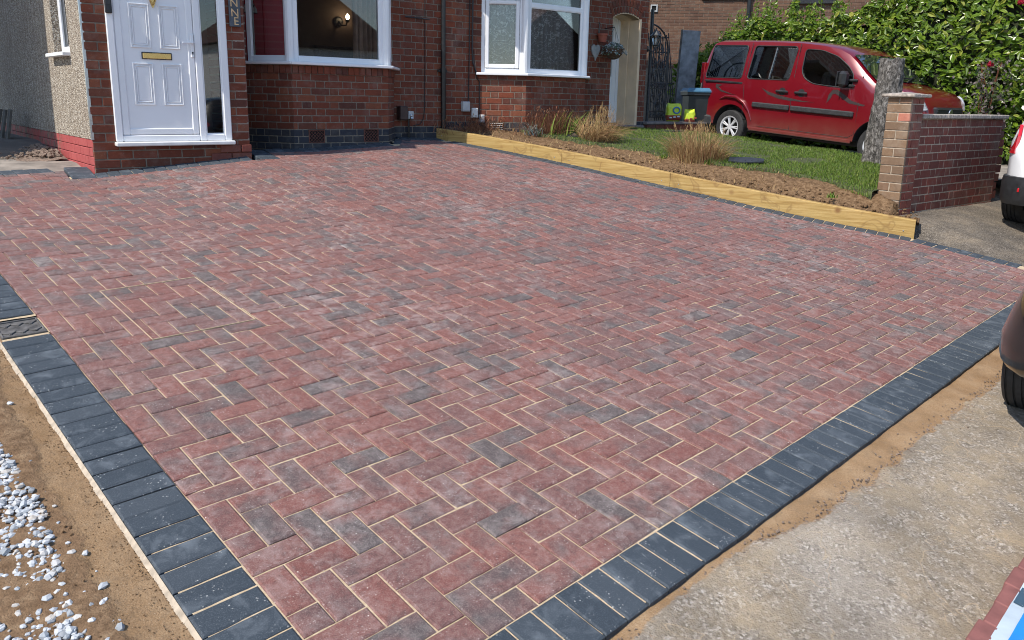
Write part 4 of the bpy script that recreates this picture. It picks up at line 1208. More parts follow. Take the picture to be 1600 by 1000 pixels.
# services
for (x0, x1, z0, z1, y0, mt) in ((5.195, 5.315, 1.275, 1.41, 7.40, 'grey_box'), (5.36, 5.455, 1.19, 1.325, 7.41, 'white_box'), (5.49, 5.555, 1.125, 1.235, 7.39, 'white_box')):
    m = MB(); m.cbox(x0, x1, y0, 7.462, z0, z1, .008); b_ = m.build("meter_box", MAT[mt], h2)
    m = MB(); m.cbox(x0+.012, x1-.012, y0-.004, y0+.002, z0+.012, z1-.012, .003); m.build("box_lid", MAT[mt], b_)
m = MB(); m.tube([(5.33, 7.45, 3.3), (5.325, 7.45, 2.2), (5.315, 7.45, 1.40)], .007, 6); m.build("cable", MAT['rubber'], h2)
m = MB(); m.tube([(5.375, 7.448, 3.3), (5.37, 7.448, 2.1), (5.385, 7.445, 1.92), (5.43, 7.44, 1.82), (5.46, 7.42, 1.77)], .011, 8); m.build("cable", MAT['grey_plastic'], h2)
m = MB(); m.tube([(5.40, 7.45, 2.1), (5.41, 7.45, 1.85), (5.46, 7.45, 1.72), (5.495, 7.45, 1.68), (5.50, 7.45, 1.2)], .006, 6); m.build("cable", MAT['rubber'], h2)
B2.flush()

# neighbouring house on the left, outside the picture; it shades part of the pebbledashed wall
nb = thing("neighbour_house", (-5.5, 11, .6), "brick house standing left of the pebbledashed wall", "house")
m = MB(); m.box(-8.5, -2.6, 7.82, 11.5, .3, 6.4); m.build("wall", MAT['brick_upper'], nb)
m = MB(); m.prism([(7.75, 6.4), (9.7, 8.2), (11.6, 6.4)], -8.8, -2.55, Matrix(((0,0,1,0),(1,0,0,0),(0,1,0,0),(0,0,0,1)))); m.build("roof", MAT['roof_tile'], nb)
for i, (x, z) in enumerate(((-7.2, 1.2), (-7.2, 4.0), (-4.6, 4.0))):
    m = MB(); M, L = facet((x, 7.80), (x+1.6, 7.80)); bars(m, M, 0, 1.6, z, z+1.3, .07, 0, .06); w_ = m.build("window", MAT['upvc'], nb)
    m = MB(); m.box(.07, 1.53, .015, .02, z+.07, z+1.23, M); m.build("pane", MAT['car_glass'], w_)
# house across the street, behind the camera; the panes mirror it
for x, lb, mt in ((17, "white rendered gabled house across the street", 'upvc_dirty'), (34, "brown brick gabled house across the street", 'brick_far')):
    ac = thing("street_house", (x, -26, -1.5), lb, "house")
    m = MB(); m.box(x-5, x+5, -34, -26, -2, 4.0); m.build("wall", MAT[mt], ac)
    m = MB(); m.prism([(x-5.4, 4.0), (x, 7.6), (x+5.4, 4.0)], -34.3, -25.7, Matrix(((1,0,0,0),(0,0,1,0),(0,1,0,0),(0,0,0,1)))); m.build("roof", MAT['roof_tile'], ac)
    for dx in (-3, 1.2):
        for z in (-.6, 2.0):
            m = MB(); m.cbox(x+dx, x+dx+1.8, -26.04, -25.96, z, z+1.3, .02); w_ = m.build("window", MAT['upvc'], ac)
            m = MB(); m.box(x+dx+.1, x+dx+1.7, -25.97, -25.95, z+.1, z+1.2); m.build("pane", MAT['car_glass'], w_)

# ------------------------------------------------------------------ brick house behind the hedge
fh = thing("background_house", (16.5, 10.5, .8), "brown brick house rising behind the laurel hedge and iron gate", "house")
B3 = Bricks()
P3 = Vector((14.27, 12.84)); Q3 = Vector((18.29, 7.8)); d3 = (Q3-P3).normalized()
P3b = P3 - d3*1.5; Q3b = Q3 + d3*3
M3, L3 = facet(tuple(P3b), tuple(Q3b))
m = MB(); m.box(0, L3, .006, 4.0, .3, 6.5, M3); fw = m.build("wall", MAT['mortar'], fh)
course_bricks(B3, fw, M3, .6, L3-1.2, 2.31, 4.55, [(5.15, 6.2, 3.88, 5.0)], course=.0747, matf=lambda z, s: MAT['brick_far'], bond='stretcher', S=.235, J=.009)
m = MB(); Mw = M3; bars(m, M3, 5.2, 6.15, 3.92, 5.0, .07, -.02, .04); w_ = m.build("window", MAT['black_plastic'], fh)
m = MB(); m.box(5.27, 6.08, .0, .006, 3.99, 4.93, M3); m.build("pane", MAT['car_glass'], w_)
m = MB(); m.cbox(5.12, 6.22, -.08, .0, 3.86, 3.915, .008, M3); m.build("window_sill", MAT['black_plastic'], fh)
m = MB(); bars(m, M3, 1.74, 1.92, 3.70, 3.88, .035, -.03, .01); m.build("wall_vent", MAT['grey_box'], fh)
m = MB(); m.box(1.77, 1.89, -.005, .0, 3.73, 3.85, M3); m.build("vent_opening", MAT['dark_hole'], fh)
m = MB(); m.tube([M3 @ Vector((4.15, -.06, 2.5)), M3 @ Vector((4.15, -.06, 6.4))], .05, 10); m.build("downpipe", MAT['pipe'], fh)
m = MB(); m.cbox(3.0, 4.25, -.05, -.0, 3.98, 4.05, .01, M3); m.build("ledge", MAT['wood_grey'], fh)
B3.flush()

# ------------------------------------------------------------------ sleepers along the paving
TA = Vector((7.05, 2.06)); TB = Vector((4.80, 7.475)); td = (TB-TA).normalized(); tn = Vector((td.y, -td.x))   # tn points into the garden
TL = (TB-TA).length
def timber_z(s):
    p = TA + td*s
    return G(p.x, p.y)
th_ = lambda s: .175 - .045*s/TL
cuts = [0, 2.55, 3.95, TL]
names = ("treated softwood sleeper ending beside the garden wall pillar", "short treated softwood sleeper in the middle of the garden edging", "treated softwood sleeper running up to the house wall")
for i in range(3):
    s0, s1 = cuts[i]+.002, cuts[i+1]-.002
    t = thing("timber_sleeper", (*(TA+td*(s0+s1)/2), timber_z((s0+s1)/2)), names[i], "sleeper")
    m = MB(); n_ = 14; vs = []; fs = []
    for j_ in range(n_+1):
        s_ = s0 + (s1-s0)*j_/n_; p = TA + td*s_; z = timber_z(s_); h = th_(s_)
        prof = ((0, -.06), (0, h-.006), (.006, h), (.084, h), (.09, h-.006), (.09, -.06))
        w_ = .003*mnoise.noise(Vector((s_*2, i*7., 0)))
        vs += [(p.x + tn.x*(a+w_), p.y + tn.y*(a+w_), z+b) for a, b in prof]
    for j_ in range(n_):
        for q in range(6):
            fs.append((j_*6+q, j_*6+(q+1) % 6, (j_+1)*6+(q+1) % 6, (j_+1)*6+q))
    fs += [(0,1,2,3,4,5)[::-1], tuple(n_*6+q for q in range(6))]
    m.add(vs, fs); b_ = m.build("beam", MAT['timber'], t)
    for s_ in (s0+.10, s1-.10):
        p = TA + td*s_; z = timber_z(s_)+th_(s_)*.3
        m = MB(); m.lathe([(.007, -.002), (.007, .0015), (.004, .0022)], 8, Matrix.Translation((p.x-tn.x*.001, p.y-tn.y*.001, z)) @ (Vector((-tn.x, -tn.y, 0)).to_track_quat('Z', 'Y').to_matrix().to_4x4())); m.build("screw_head", MAT['steel'], t)

# ------------------------------------------------------------------ garden bed, lawn and neighbour's drive
def bed_z(s, t_):
    """s along the timber, t_ into the garden"""
    p = TA + td*s + tn*t_
    zt = timber_z(s) + th_(s) - .03
    zg = GZ(p.x, p.y)
    k_ = smooth01((t_-.12)/.55)
    return p, zt*(1-k_) + max(zg, zt-.05)*k_
m = MB()
def bedpt(s, t_):
    p, z = bed_z(s, t_)
    if p.x > 7.30 and p.y < 2.70: z -= .45*smooth01((p.x-7.40)/.1)*smooth01((2.72-p.y)/.1)
    if p.y < 2.42: z -= .3*smooth01((t_-.30)/.08)
    a = smooth01(t_/.3)*(1-smooth01((t_-1.1)/.5))
    return (p.x, p.y, z + a*(.035*fbm(p.x, p.y, 3.2, 5) + .012*fbm(p.x, p.y, 14., 4)))
m.grid(frange(-.02, TL+.05, .045), frange(.085, 1.9, .045), bedpt)
m.build("garden_bed", MAT['bed_soil'], smooth=True, kind="structure")
def lawn_edge(y):
    """x where the turf starts (its ragged cut edge) at this y"""
    return interp(y, [2.68, 3.0, 3.3, 3.85, 4.3, 5.2, 6.0, 6.5, 7.0, 7.4], [7.28, 7.30, 7.36, 7.34, 7.02, 6.75, 6.35, 6.08, 5.95, 5.9]) + .05*fbm(0, y, 4.0, 3, 8.)
def lawn_far(y):
    return interp(y, [2.6, 3.2, 3.9, 5.0, 6.8, 7.4], [9.0, 9.4, 9.75, 10.0, 10.0, 8.2])
def lawn_z(x, y):
    e = lawn_edge(y)
    return max(GZ(x, y), .3) + .035*smooth01((x-e+.02)/.06) + .012*fbm(x, y, 2.2, 3)
m = MB()
ys = frange(2.66, 7.38, .05); ts = [0, .01, .03, .06, .1, .15, .2, .3, .4, .5, .6, .7, .8, .9, 1.0]
def lawnpt(tt, y):
    a, b = lawn_edge(y), lawn_far(y); x = a + (b-a)*tt
    return (x, y, lawn_z(x, y) - (.12 if tt == 0 else 0))
m.grid(ts, ys, lawnpt)
m.build("lawn", MAT['under'], smooth=True, kind="structure")
m = MB()
m.grid(frange(7.6, 12.6, .25) + [14, 18, 24], frange(2.60, 9.2, .2) + [11, 16], lambda x, y: (x, y, GZ(min(x, 12.4), min(y, 8.6)) - .012 - (.0 if x > 8.0 else .1)))
m.build("neighbour_drive", MAT['path'], smooth=True, kind="structure")
# turf: single blades
m = MB(); nb_ = 0
worn = ((8.35, 4.15, .28), (7.95, 4.55, .16), (9.0, 5.8, .2))
while nb_ < 42000:
    y = random.uniform(2.68, 7.35); a, b = lawn_edge(y), lawn_far(y); x = random.uniform(a-.03, b+.02)
    if y > 5.2 and random.random() < .35 and x > 8.5: continue
    if any((x-wx)**2*.5+(y-wy)**2*3 < r*r and random.random() < .93 for wx, wy, r in worn): continue
    if y > 4.6 and mnoise.noise(Vector((x*2.2, y*2.2, 1.))) < -.28: continue
    z = lawn_z(x, y) - (.03 if x < a else .008); h = random.uniform(.018, .05) if y < 5 else random.uniform(.015, .038)
    an = random.uniform(0, 2*pi); lean = random.uniform(.1, .8)*h; w_ = random.uniform(.002, .0042)
    dx, dy = cos(an), sin(an); px, py = -dy*w_, dx*w_
    m.add([(x-px, y-py, z), (x+px, y+py, z), (x+dx*lean*.4+px*.7, y+dy*lean*.4+py*.7, z+h*.65), (x+dx*lean*.4-px*.7, y+dy*lean*.4-py*.7, z+h*.65), (x+dx*lean, y+dy*lean, z+h)], [(0,1,2,3), (3,2,4)], random.uniform(.01, .99))
    nb_ += 1
m.build("grass", MAT['grass'], kind="stuff", label="short green turf growing between the soil bank and the red van", cat="grass")

def blade(m, base, d, h, w, bend, tone, n=4, twist=0.0):
    """a curved tapering blade; d horizontal lean direction"""
    base = Vector(base); d = Vector((d[0], d[1], 0)).normalized(); s_ = Vector((-d.y, d.x, 0))
    vs = []
    for i in range(n+1):
        f = i/n; a = bend*f
        c = base + d*(h*sin(a)*f*.9) + Vector((0, 0, h*f*cos(a*.75)))
        ww = w*(1-f**1.6)*.5 + .0004
        sv = (s_*cos(twist*f) + Vector((0, 0, 1))*sin(twist*f)*.6)
        vs += [c - sv*ww, c + sv*ww]
    m.add(vs, [(2*i, 2*i+1, 2*i+3, 2*i+2) for i in range(n)], tone)
def garden_z(x, y):
    r = Vector((x, y)) - TA
    return max(bed_z(r.dot(td), max(.1, r.dot(tn)))[1], GZ(x, y)-.05)
def dry_clump(x, y, n, spread, h, lean, label, upright=.5):
    z = garden_z(x, y); t = thing("dry_grass_clump", (x, y, z), label, "plant")
    m = MB(); m2 = MB()
    for i in range(n):
        a = random.uniform(0, 2*pi); r = spread*sqrt(random.random())
        bx, by = x + r*cos(a)*1.0, y + r*sin(a)
        d = (cos(a) + lean[0] + ju(.6), sin(a) + lean[1] + ju(.6))
        hh = h*random.uniform(.45, 1.15)
        blade(m if random.random() < .85 else m2, (bx, by, garden_z(bx, by)-.02), d, hh, random.uniform(.005, .010), random.uniform(.15, 1.9)*(1-upright*.5), random.uniform(.01, .99), 5, ju(2.))
    m.build("dry_blades", MAT['straw'], t, kind="stuff"); m2.build("dark_blades", MAT['dead_stem'], t, kind="stuff")
    m = MB()
    for i in range(n//16):
        a = random.uniform(0, 6.3); r = spread*random.random()*.9; bx, by = x+r*cos(a), y+r*sin(a); bz = garden_z(bx, by); hh = h*random.uniform(.8, 1.25); lx, ly = ju(.10)+lean[0]*.1, ju(.10)
        m.tube([(bx, by, bz), (bx+lx*.4, by+ly*.4, bz+hh*.6), (bx+lx, by+ly, bz+hh)], [.0025, .002, .001], 4, random.uniform(.01, .9))
        for q in range(7):
            zz = hh*(.72+.045*q); blade(m, (bx+lx*(.5+.07*q), by+ly*(.5+.07*q), bz+zz), (ju(1), ju(1)), .05, .004, .8, random.uniform(.01, .9), 2)
    m.build("seed_heads", MAT['straw'], t, kind="stuff")
    return t
dry_clump(7.08, 4.86, 1000, .36, .37, (-.1, -.1), "upright clump of dry straw coloured grass on the soil before the van's rear wheel", .7)
dry_clump(6.62, 6.22, 620, .26, .42, (.9, -.3), "swept over clump of dry yellow grass below the doorway", .1)
dry_clump(6.75, 4.75, 60, .12, .26, (0, 0), "thin wisp of dry grass stalks rooted behind the sleeper", .7)
# tall plant with sword leaves and a haze of dead stems
z = garden_z(6.5, 6.75); t = thing("crocosmia", (6.45, 6.75, z), "leafy plant with green sword leaves among brown stems below the bay window", "plant")
m = MB()
for i in range(60):
    a = random.uniform(0, 6.3); bx, by = 6.52 + random.gauss(0, .20), 6.72 + random.gauss(0, .14)
    blade(m, (bx, by, garden_z(bx, by)), (.9+ju(.7), -.5+ju(.7)), random.uniform(.22, .40), .026, random.uniform(.2, .8), random.uniform(.01, .99), 6)
m.build("sword_leaves", MAT['sword'], t, kind="stuff")
m = MB()
for i in range(620):
    bx, by = 6.35 + random.gauss(0, .24), 6.85 + random.gauss(0, .11); bz = garden_z(bx, by); hh = random.uniform(.12, .36)
    p = Vector((bx, by, bz)); q = p + Vector((ju(.13), ju(.10), hh)); m.tube([p, (p+q)/2 + Vector((ju(.03), ju(.03), 0)), q], [.0022, .0018, .001], 3, random.uniform(.01, .99), False)
    if i % 2: blade(m, q, (ju(1), ju(1)), random.uniform(.03, .08), .008, 1.2, random.uniform(.01, .99), 2)
m.build("dead_stems", MAT['dead_stem'], t, kind="stuff")
# straggly grey plant and low dead bush against the wall
z = garden_z(5.97, 6.85); t = thing("silver_plant", (5.97, 6.85, z), "sprawling grey leaved plant at the foot of the lit bay wall", "plant")
m = MB()
for i in range(46):
    blade(m, (5.98+ju(.10), 6.82+ju(.08), garden_z(5.98, 6.82)+.0), (ju(1)+.3, ju(1)), random.uniform(.12, .26), .016, random.uniform(.8, 1.7), random.uniform(.01, .99), 4)
m.build("foliage", MAT['silver'], t, kind="stuff")
z = garden_z(5.35, 7.25); t = thing("dead_shrub", (5.35, 7.25, z), "low bare brown shrub under the meter boxes on the house wall", "shrub")
m = MB()
for i in range(330):
    bx, by = 5.35 + random.gauss(0, .23), 7.27 + random.gauss(0, .07); bz = garden_z(bx, by)-.02; hh = random.uniform(.04, .22)
    p = Vector((bx, by, bz)); q = p + Vector((ju(.12), ju(.06), hh)); m.tube([p, (p+q)/2 + Vector((ju(.04), ju(.02), .01)), q], [.003, .002, .001], 3, random.uniform(.01, .99), False)
    blade(m, q, (ju(1), ju(1)), .04, .010, 1.0, random.uniform(.01, .99), 2)
m.build("twigs", MAT['dead_stem'], t, kind="stuff")
def weed(x, y, n, h, label):
    z = garden_z(x, y); t = thing("weed", (x, y, z), label, "weed")
    m = MB()
    for i in range(n):
        blade(m, (x+ju(.05), y+ju(.05), z), (ju(1), ju(1)), h*random.uniform(.5, 1.1), .012, random.uniform(.3, 1.5), random.uniform(.01, .99), 4)
    m.build("foliage", MAT['grass'], t, kind="stuff")
weed(6.95, 2.92, 26, .07, "small green weed sprouting from the bare soil bank")
weed(6.62, 5.05, 22, .13, "tuft of green weed beside the wisp of dry stalks")
weed(6.9, 4.55, 26, .10, "green weed tuft in front of the upright dry grass clump")
# broken roofing slates on the turf
sl_m = {}
def slate_bit(x, y, rot, pts, label):
    z = max(lawn_z(x, y), garden_z(x, y)) + .03; t = thing("slate_piece", (x, y, z), label, "slate", mtx=Matrix.Translation((x, y, z)) @ Matrix.Rotation(rot, 4, 'Z') @ Matrix.Rotation(radians(11), 4, 'X'))
    m = MB(); m.prism(pts, 0, .016); 
    for i in range(5): m.cbox(-.17+.075*i, -.155+.075*i, -.06, .06, .013, .022, .002)
    m.build("ribbed_sheet", MAT['sheet_dark'], t)
slate_bit(7.36, 4.33, -.9, [(-.22, -.10), (-.02, -.14), (.2, -.07), (.22, .06), (.03, .11), (-.2, .08)], "flat dark ribbed sheet lying on the turf edge beside the dry grass")
# crumpled black sack in the bed
z = garden_z(6.35, 6.55); t = thing("black_sack", (6.4, 6.5, z), "crumpled black plastic sheet lying in the flower bed", "sack")
m = MB(); m.grid(frange(-.16, .16, .02), frange(-.1, .1, .02), lambda x, y: (6.42+x, 6.5+y, z + .045*max(0, 1-(x/.17)**2-(y/.11)**2)*(1.3+fbm(x, y, 16., 4)) + .005)); m.build("sheet", MAT['black_plastic'], t, smooth=True)
# straw litter on the bed
m = MB()
for i in range(900):
    s_ = random.uniform(1.2, TL-.1); t_ = random.uniform(.12, 1.3); p, z = bed_z(s_, t_)
    blade(m, (p.x, p.y, max(z, garden_z(p.x, p.y))+.008), (ju(1), ju(1)), random.uniform(.02, .09), random.uniform(.004, .010), 1.55, random.uniform(.01, .99), 3, ju(1.))
m.build("straw_litter", MAT['straw'], kind="stuff", label="dry straw litter strewn over the flower bed soil", cat="litter")
# clods of earth along the cut bank
m = MB()
for i in range(900):
    s_ = random.uniform(-.0, TL*.75); t_ = .10 + abs(random.gauss(0, .16)); p, z = bed_z(s_, t_)
    stone(m, p.x, p.y, z, random.choice((.006, .008, .011, .016, .024)), random.uniform(.01, .99))
m.build("earth_clods", MAT['bed_soil'], kind="stuff", label="loose brown clods on the bank behind the sleepers", cat="soil")

# ------------------------------------------------------------------ garden wall and pillar
gw = thing("garden_wall", (8.6, 2.5, .33), "red brick garden wall with concrete coping running from the pillar to the street", "wall")
BW = Bricks()
cw = .0915
P, Q = (7.70, 2.455), (9.86, 2.455)
M, L = facet(P, Q)
m = MB(); wall_cells(m, M, 0, L, .15, 1.335, [], .0035, .20); wm = m.build("wall_core", MAT['mortar_pale'], gw)
course_bricks(BW, wm, M, 0, L, .33-cw, 1.335, course=cw, matf=lambda z, s: MAT['brick_garden'], S=.236, H=.118, J=.011, bond='flemish')
m = MB()
for i in range(4):
    x0 = 7.70 + i*.555; m.cbox(x0+.003, min(x0+.552, 9.93), 2.415, 2.72, 1.338, 1.385, .008)
    m.build("coping_stone", MAT['coping'], gw); m = MB()
# ragged broken end of the wall
for i in range(9):
    m = MB(); x0 = 9.86; w_ = .04+.06*random.random()+.02*i*(.5); m.cbox(x0, x0+max(.03, .16-.016*abs(i-4)+ju(.03)), 2.46, 2.66, .36+i*.106, .36+i*.106+.09, .004); m.build("toothing_brick", MAT['brick_garden'], gw)
BW.flush()
gp = thing("brick_pillar", (7.56, 2.55, .33), "square brick gate pillar with concrete cap and buff sunlit side at the sleeper's end", "pillar")
BP = Bricks()
m = MB(); m.box(7.427, 7.70, 2.437, 2.676, .1, 1.553); pm = m.build("pillar_core", MAT['mortar_pale'], gp)
Ml, Ll = facet((7.42, 2.683), (7.42, 2.43)); Mf, Lf = facet((7.42, 2.43), (7.70, 2.43)); Mb_, Lb = facet((7.70, 2.683), (7.42, 2.683))
for r in range(14):
    z0 = .33 - cw + .06 + r*cw + .0; z1 = z0 + cw
    if z1 > 1.56: z1 = 1.553
    J = .0055
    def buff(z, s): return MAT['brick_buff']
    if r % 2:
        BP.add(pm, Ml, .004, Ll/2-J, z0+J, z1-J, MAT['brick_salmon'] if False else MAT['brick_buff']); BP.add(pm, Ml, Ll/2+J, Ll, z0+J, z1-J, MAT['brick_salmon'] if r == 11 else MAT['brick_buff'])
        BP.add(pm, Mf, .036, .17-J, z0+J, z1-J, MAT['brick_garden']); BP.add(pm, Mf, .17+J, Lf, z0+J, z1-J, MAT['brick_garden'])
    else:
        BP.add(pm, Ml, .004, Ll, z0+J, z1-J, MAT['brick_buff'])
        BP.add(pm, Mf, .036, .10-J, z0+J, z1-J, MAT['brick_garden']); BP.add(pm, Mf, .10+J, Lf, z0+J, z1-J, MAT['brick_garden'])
BP.flush()
m = MB(); m.cbox(7.375, 7.755, 2.385, 2.735, 1.556, 1.59, .008); vsn = []
m.add([(7.385, 2.395, 1.588), (7.745, 2.395, 1.588), (7.745, 2.725, 1.588), (7.385, 2.725, 1.588), (7.56, 2.56, 1.612)], [(0,1,4), (1,2,4), (2,3,4), (3,0,4)])
m.build("cap_stone", MAT['coping'], gp)
# ------------------------------------------------------------------ sawn-off tree trunk
t = thing("tree_stump", (9.2, 3.65, .7), "tall sawn-off tree trunk with grey furrowed bark behind the brick pillar", "tree stump")
m = MB()
def trunk(a, f):
    z = .62 + 1.44*f; r = .185 - .035*f + .10*max(0, .22-f)**1.0 + .018*mnoise.noise(Vector((cos(a)*1.2, sin(a)*1.2, z*2.0))) + .016*mnoise.noise(Vector((cos(a)*4, sin(a)*4, z*5.))) + .012*abs(mnoise.noise(Vector((cos(a)*9, sin(a)*9, z*11.))))
    if f > .9: z += .05*mnoise.noise(Vector((cos(a)*2, sin(a)*2, 9.)))
    return (9.17 + .26*f*1.0 + r*cos(a), 3.62 + .08*f + r*sin(a), z)
m.grid([2*pi*i/60 for i in range(61)], frange(0, 1, 1/64), trunk); o = m.build("trunk", MAT['bark'], t, smooth=True)
m = MB(); tops = [trunk(2*pi*i/60, 1.0) for i in range(60)]; m.add(tops + [(9.43, 3.70, 2.06)], [(i, (i+1) % 60, 60) for i in range(60)]); m.build("sawn_top", MAT['wood_grey'], t)

# ------------------------------------------------------------------ laurel hedge
hd = thing("laurel_hedge", (13.2, 5.5, .8), "tall glossy green laurel hedge running behind the red van", "hedge")
HN = random.Random(5)
def hedge_top(y): return interp(y, [-4, 3, 4.5, 5.5, 6.3, 7.0, 7.6, 8.2, 8.9, 9.5, 10.2], [3.5, 3.55, 3.5, 3.35, 3.05, 2.98, 3.02, 3.08, 2.85, 2.55, 2.2]) + .10*fbm(0, y, 2.5, 3, 3.)
def hedge_x(y, z): return 12.74 + .16*fbm(y, z, 1.1, 3, 6.) + .16*fbm(y, z, 3.2, 2, 16.) + .20*smooth01((z-2.2)/1.3)
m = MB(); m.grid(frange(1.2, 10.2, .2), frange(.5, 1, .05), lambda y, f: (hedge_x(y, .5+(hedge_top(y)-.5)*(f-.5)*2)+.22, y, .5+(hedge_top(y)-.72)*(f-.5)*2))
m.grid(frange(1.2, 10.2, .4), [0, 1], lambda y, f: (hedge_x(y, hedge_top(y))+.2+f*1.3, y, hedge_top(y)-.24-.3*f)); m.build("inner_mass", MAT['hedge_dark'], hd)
def leaf_pts(c, nrm, ax, l, w):
    s_ = nrm.cross(ax).normalized()
    return [c - ax*l*.5, c - ax*l*.12 + s_*w*.5 + nrm*.12*w, c + ax*l*.25 + s_*w*.42 + nrm*.10*w, c + ax*l*.5 - nrm*.12*l, c + ax*l*.25 - s_*w*.42 + nrm*.10*w, c - ax*l*.12 - s_*w*.5 + nrm*.12*w]
LF = [(0, 1, 2, 3), (0, 3, 4, 5)]
m = MB(); leaves = []
def add_leaf(x, y, z, out, l=None):
    nrm = (out + Vector((HN.gauss(0, .5), HN.gauss(0, .5), HN.gauss(.25, .45)))).normalized()
    ax = Vector((HN.gauss(-.3, .5), HN.gauss(0, .8), HN.gauss(.1, .6))); ax = (ax - nrm*ax.dot(nrm)).normalized()
    l = l or HN.choice((.06, .08, .10, .12, .14, .155))*HN.uniform(.85, 1.15); w = l*HN.uniform(.36, .48)
    m.add(leaf_pts(Vector((x, y, z)), nrm, ax, l, w), LF, HN.uniform(.01, .99))
for i in range(15500):
    y = HN.uniform(1.15, 10.2); zt = hedge_top(y); z = HN.uniform(.7, zt+.02) if i % 7 else HN.uniform(zt-.3, zt)
    x = hedge_x(y, z) - .05 + abs(HN.gauss(0, .11))
    add_leaf(x, y, z, Vector((-1, -.25, .25)))
shoots = []
for i in range(170):      # upright shoots breaking the top line
    y = HN.uniform(2.5, 10.0); zt = hedge_top(y); x = hedge_x(y, zt) + HN.uniform(0, .5); hh = HN.uniform(.12, .5)*(1 if y < 9 else .7)
    lx, ly = HN.gauss(0, .06), HN.gauss(0, .06); shoots.append(((x, y, zt-.1), (x+lx, y+ly, zt+hh)))
    for q in range(int(9+hh*26)):
        f = HN.random(); a = HN.uniform(0, 6.3)
        add_leaf(x+lx*f+.04*cos(a), y+ly*f+.04*sin(a), zt-.1+(hh+.1)*f, Vector((cos(a)*.6-.4, sin(a)*.6-.3, .3)), HN.uniform(.06, .11))
m.build("foliage", MAT['laurel'], hd, kind="stuff")
m = MB()
for a, b in shoots: m.tube([a, b], [.006, .003], 4)
m.build("shoots", MAT['laurel'], hd, kind="stuff")
lm = MB(); lm.add(leaf_pts(Vector((0,0,0)), Vector((0,0,1)), Vector((1,0,0)), .125, .054), LF); lme = lm.mesh("leaf", MAT['laurel'])
for i in range(300):
    y = HN.uniform(2.9, 8.8); z = HN.uniform(1.3, hedge_top(y)-.1); x = hedge_x(y, z) - .07
    nrm = Vector((-1+HN.gauss(0, .3), HN.gauss(-.25, .5), HN.gauss(.35, .5))).normalized(); ax = Vector((0, HN.gauss(0, 1), HN.gauss(0, .7))); ax = (ax-nrm*ax.dot(nrm)).normalized(); b = nrm.cross(ax)
    o = link("leaf", lme, hd); T = MW[hd.name]
    o.matrix_basis = Matrix(((ax.x, b.x, nrm.x, x), (ax.y, b.y, nrm.y, y), (ax.z, b.z, nrm.z, z), (0,0,0,1)))
# rose growing through the hedge
t = thing("rose_bush", (12.4, 3.7, .8), "dark leaved rose with one red bloom growing against the hedge", "rose")
m = MB()
for i in range(420):
    y = random.gauss(3.68, .17); z = random.uniform(1.15, 2.2) - .0; x = 12.42 + random.gauss(0, .10)
    nrm = Vector((-1+ju(.8), ju(.8), ju(.8)+.3)).normalized(); ax = Vector((ju(1), ju(1), ju(1))); ax = (ax-nrm*ax.dot(nrm)).normalized()
    m.add(leaf_pts(Vector((x, y, z)), nrm, ax, random.uniform(.04, .075), random.uniform(.025, .04)), LF, random.uniform(.01, .99))
m.build("foliage", MAT['rose_leaf'], t, kind="stuff")
m = MB()
for q in range(7): m.tube([(12.5+ju(.1), 3.68+ju(.1), .8), (12.45+ju(.08), 3.68+ju(.15), 1.5), (12.4+ju(.08), 3.68+ju(.18), 2.15)], [.008, .006, .003], 5)
m.build("stem", MAT['dead_stem'], t)
for (x, y, z) in ((12.32, 3.66, 2.12), (12.30, 3.37, 3.0)):
    m = MB()
    for q in range(14):
        a = q*2.4; r = .012+.0032*q; nrm = Vector((-1, cos(a)*.7*q/14, sin(a)*.7*q/14)).normalized(); ax = Vector((.1, cos(a), sin(a))); ax = (ax-nrm*ax.dot(nrm)).normalized()
        m.add(leaf_pts(Vector((x-.02+.002*q, y+.7*r*cos(a), z+.7*r*sin(a))), nrm, ax, .042, .038), LF, random.uniform(.01, .99))
    m.build("bloom", MAT['petal'], t)

# ------------------------------------------------------------------ iron gate, lantern, leaning gate leaf, slab, bin, bags
gt = thing("iron_gate", (9.40, 7.72, 1.1), "black scrolled wrought iron gate beside the arched doorway", "gate")
M, L = facet((9.10, 7.64), (9.72, 7.80))
def V3(s_, z, y=0): return M @ Vector((s_, y, z))
m = MB()
for s_ in (.0, L):
    m = MB(); m.tube([V3(s_, 1.13), V3(s_, 2.35 if s_ > .1 else 2.95)], .018 if s_ > .1 else .030, 8); m.build("gate_post", MAT['black_iron'], gt)
m = MB()
for z in (1.20, 1.30, 1.68, 1.78):
    m = MB(); m.tube([V3(0, z), V3(L, z)], .011, 6); m.build("rail", MAT['black_iron'], gt)
m = MB(); m.tube([V3(L*(1-cos(a))*.5*2 if False else L*sin(a), 2.30+.42*cos(a)) for a in [pi/2*i/12 for i in range(13)]], .014, 6); m.build("arched_rail", MAT['black_iron'], gt)
for i in range(1, 6):
    s_ = L*i/6; m = MB(); m.tube([V3(s_, 1.20), V3(s_, 2.25+.40*cos(math.asin(min(1, s_/L))))], .0085, 6); m.build("bar", MAT['black_iron'], gt)
def scroll(cx, cz, r, sgn, t0=0, turns=1.4, par=gt):
    m = MB(); n_ = 22
    m.tube([V3(cx + sgn*r*(1-.8*f)*cos(t0+turns*2*pi*f), cz + r*(1-.8*f)*sin(t0+turns*2*pi*f), -.012) for f in [i/n_ for i in range(n_+1)]], .0075, 5); m.build("scroll", MAT['black_iron'], par)
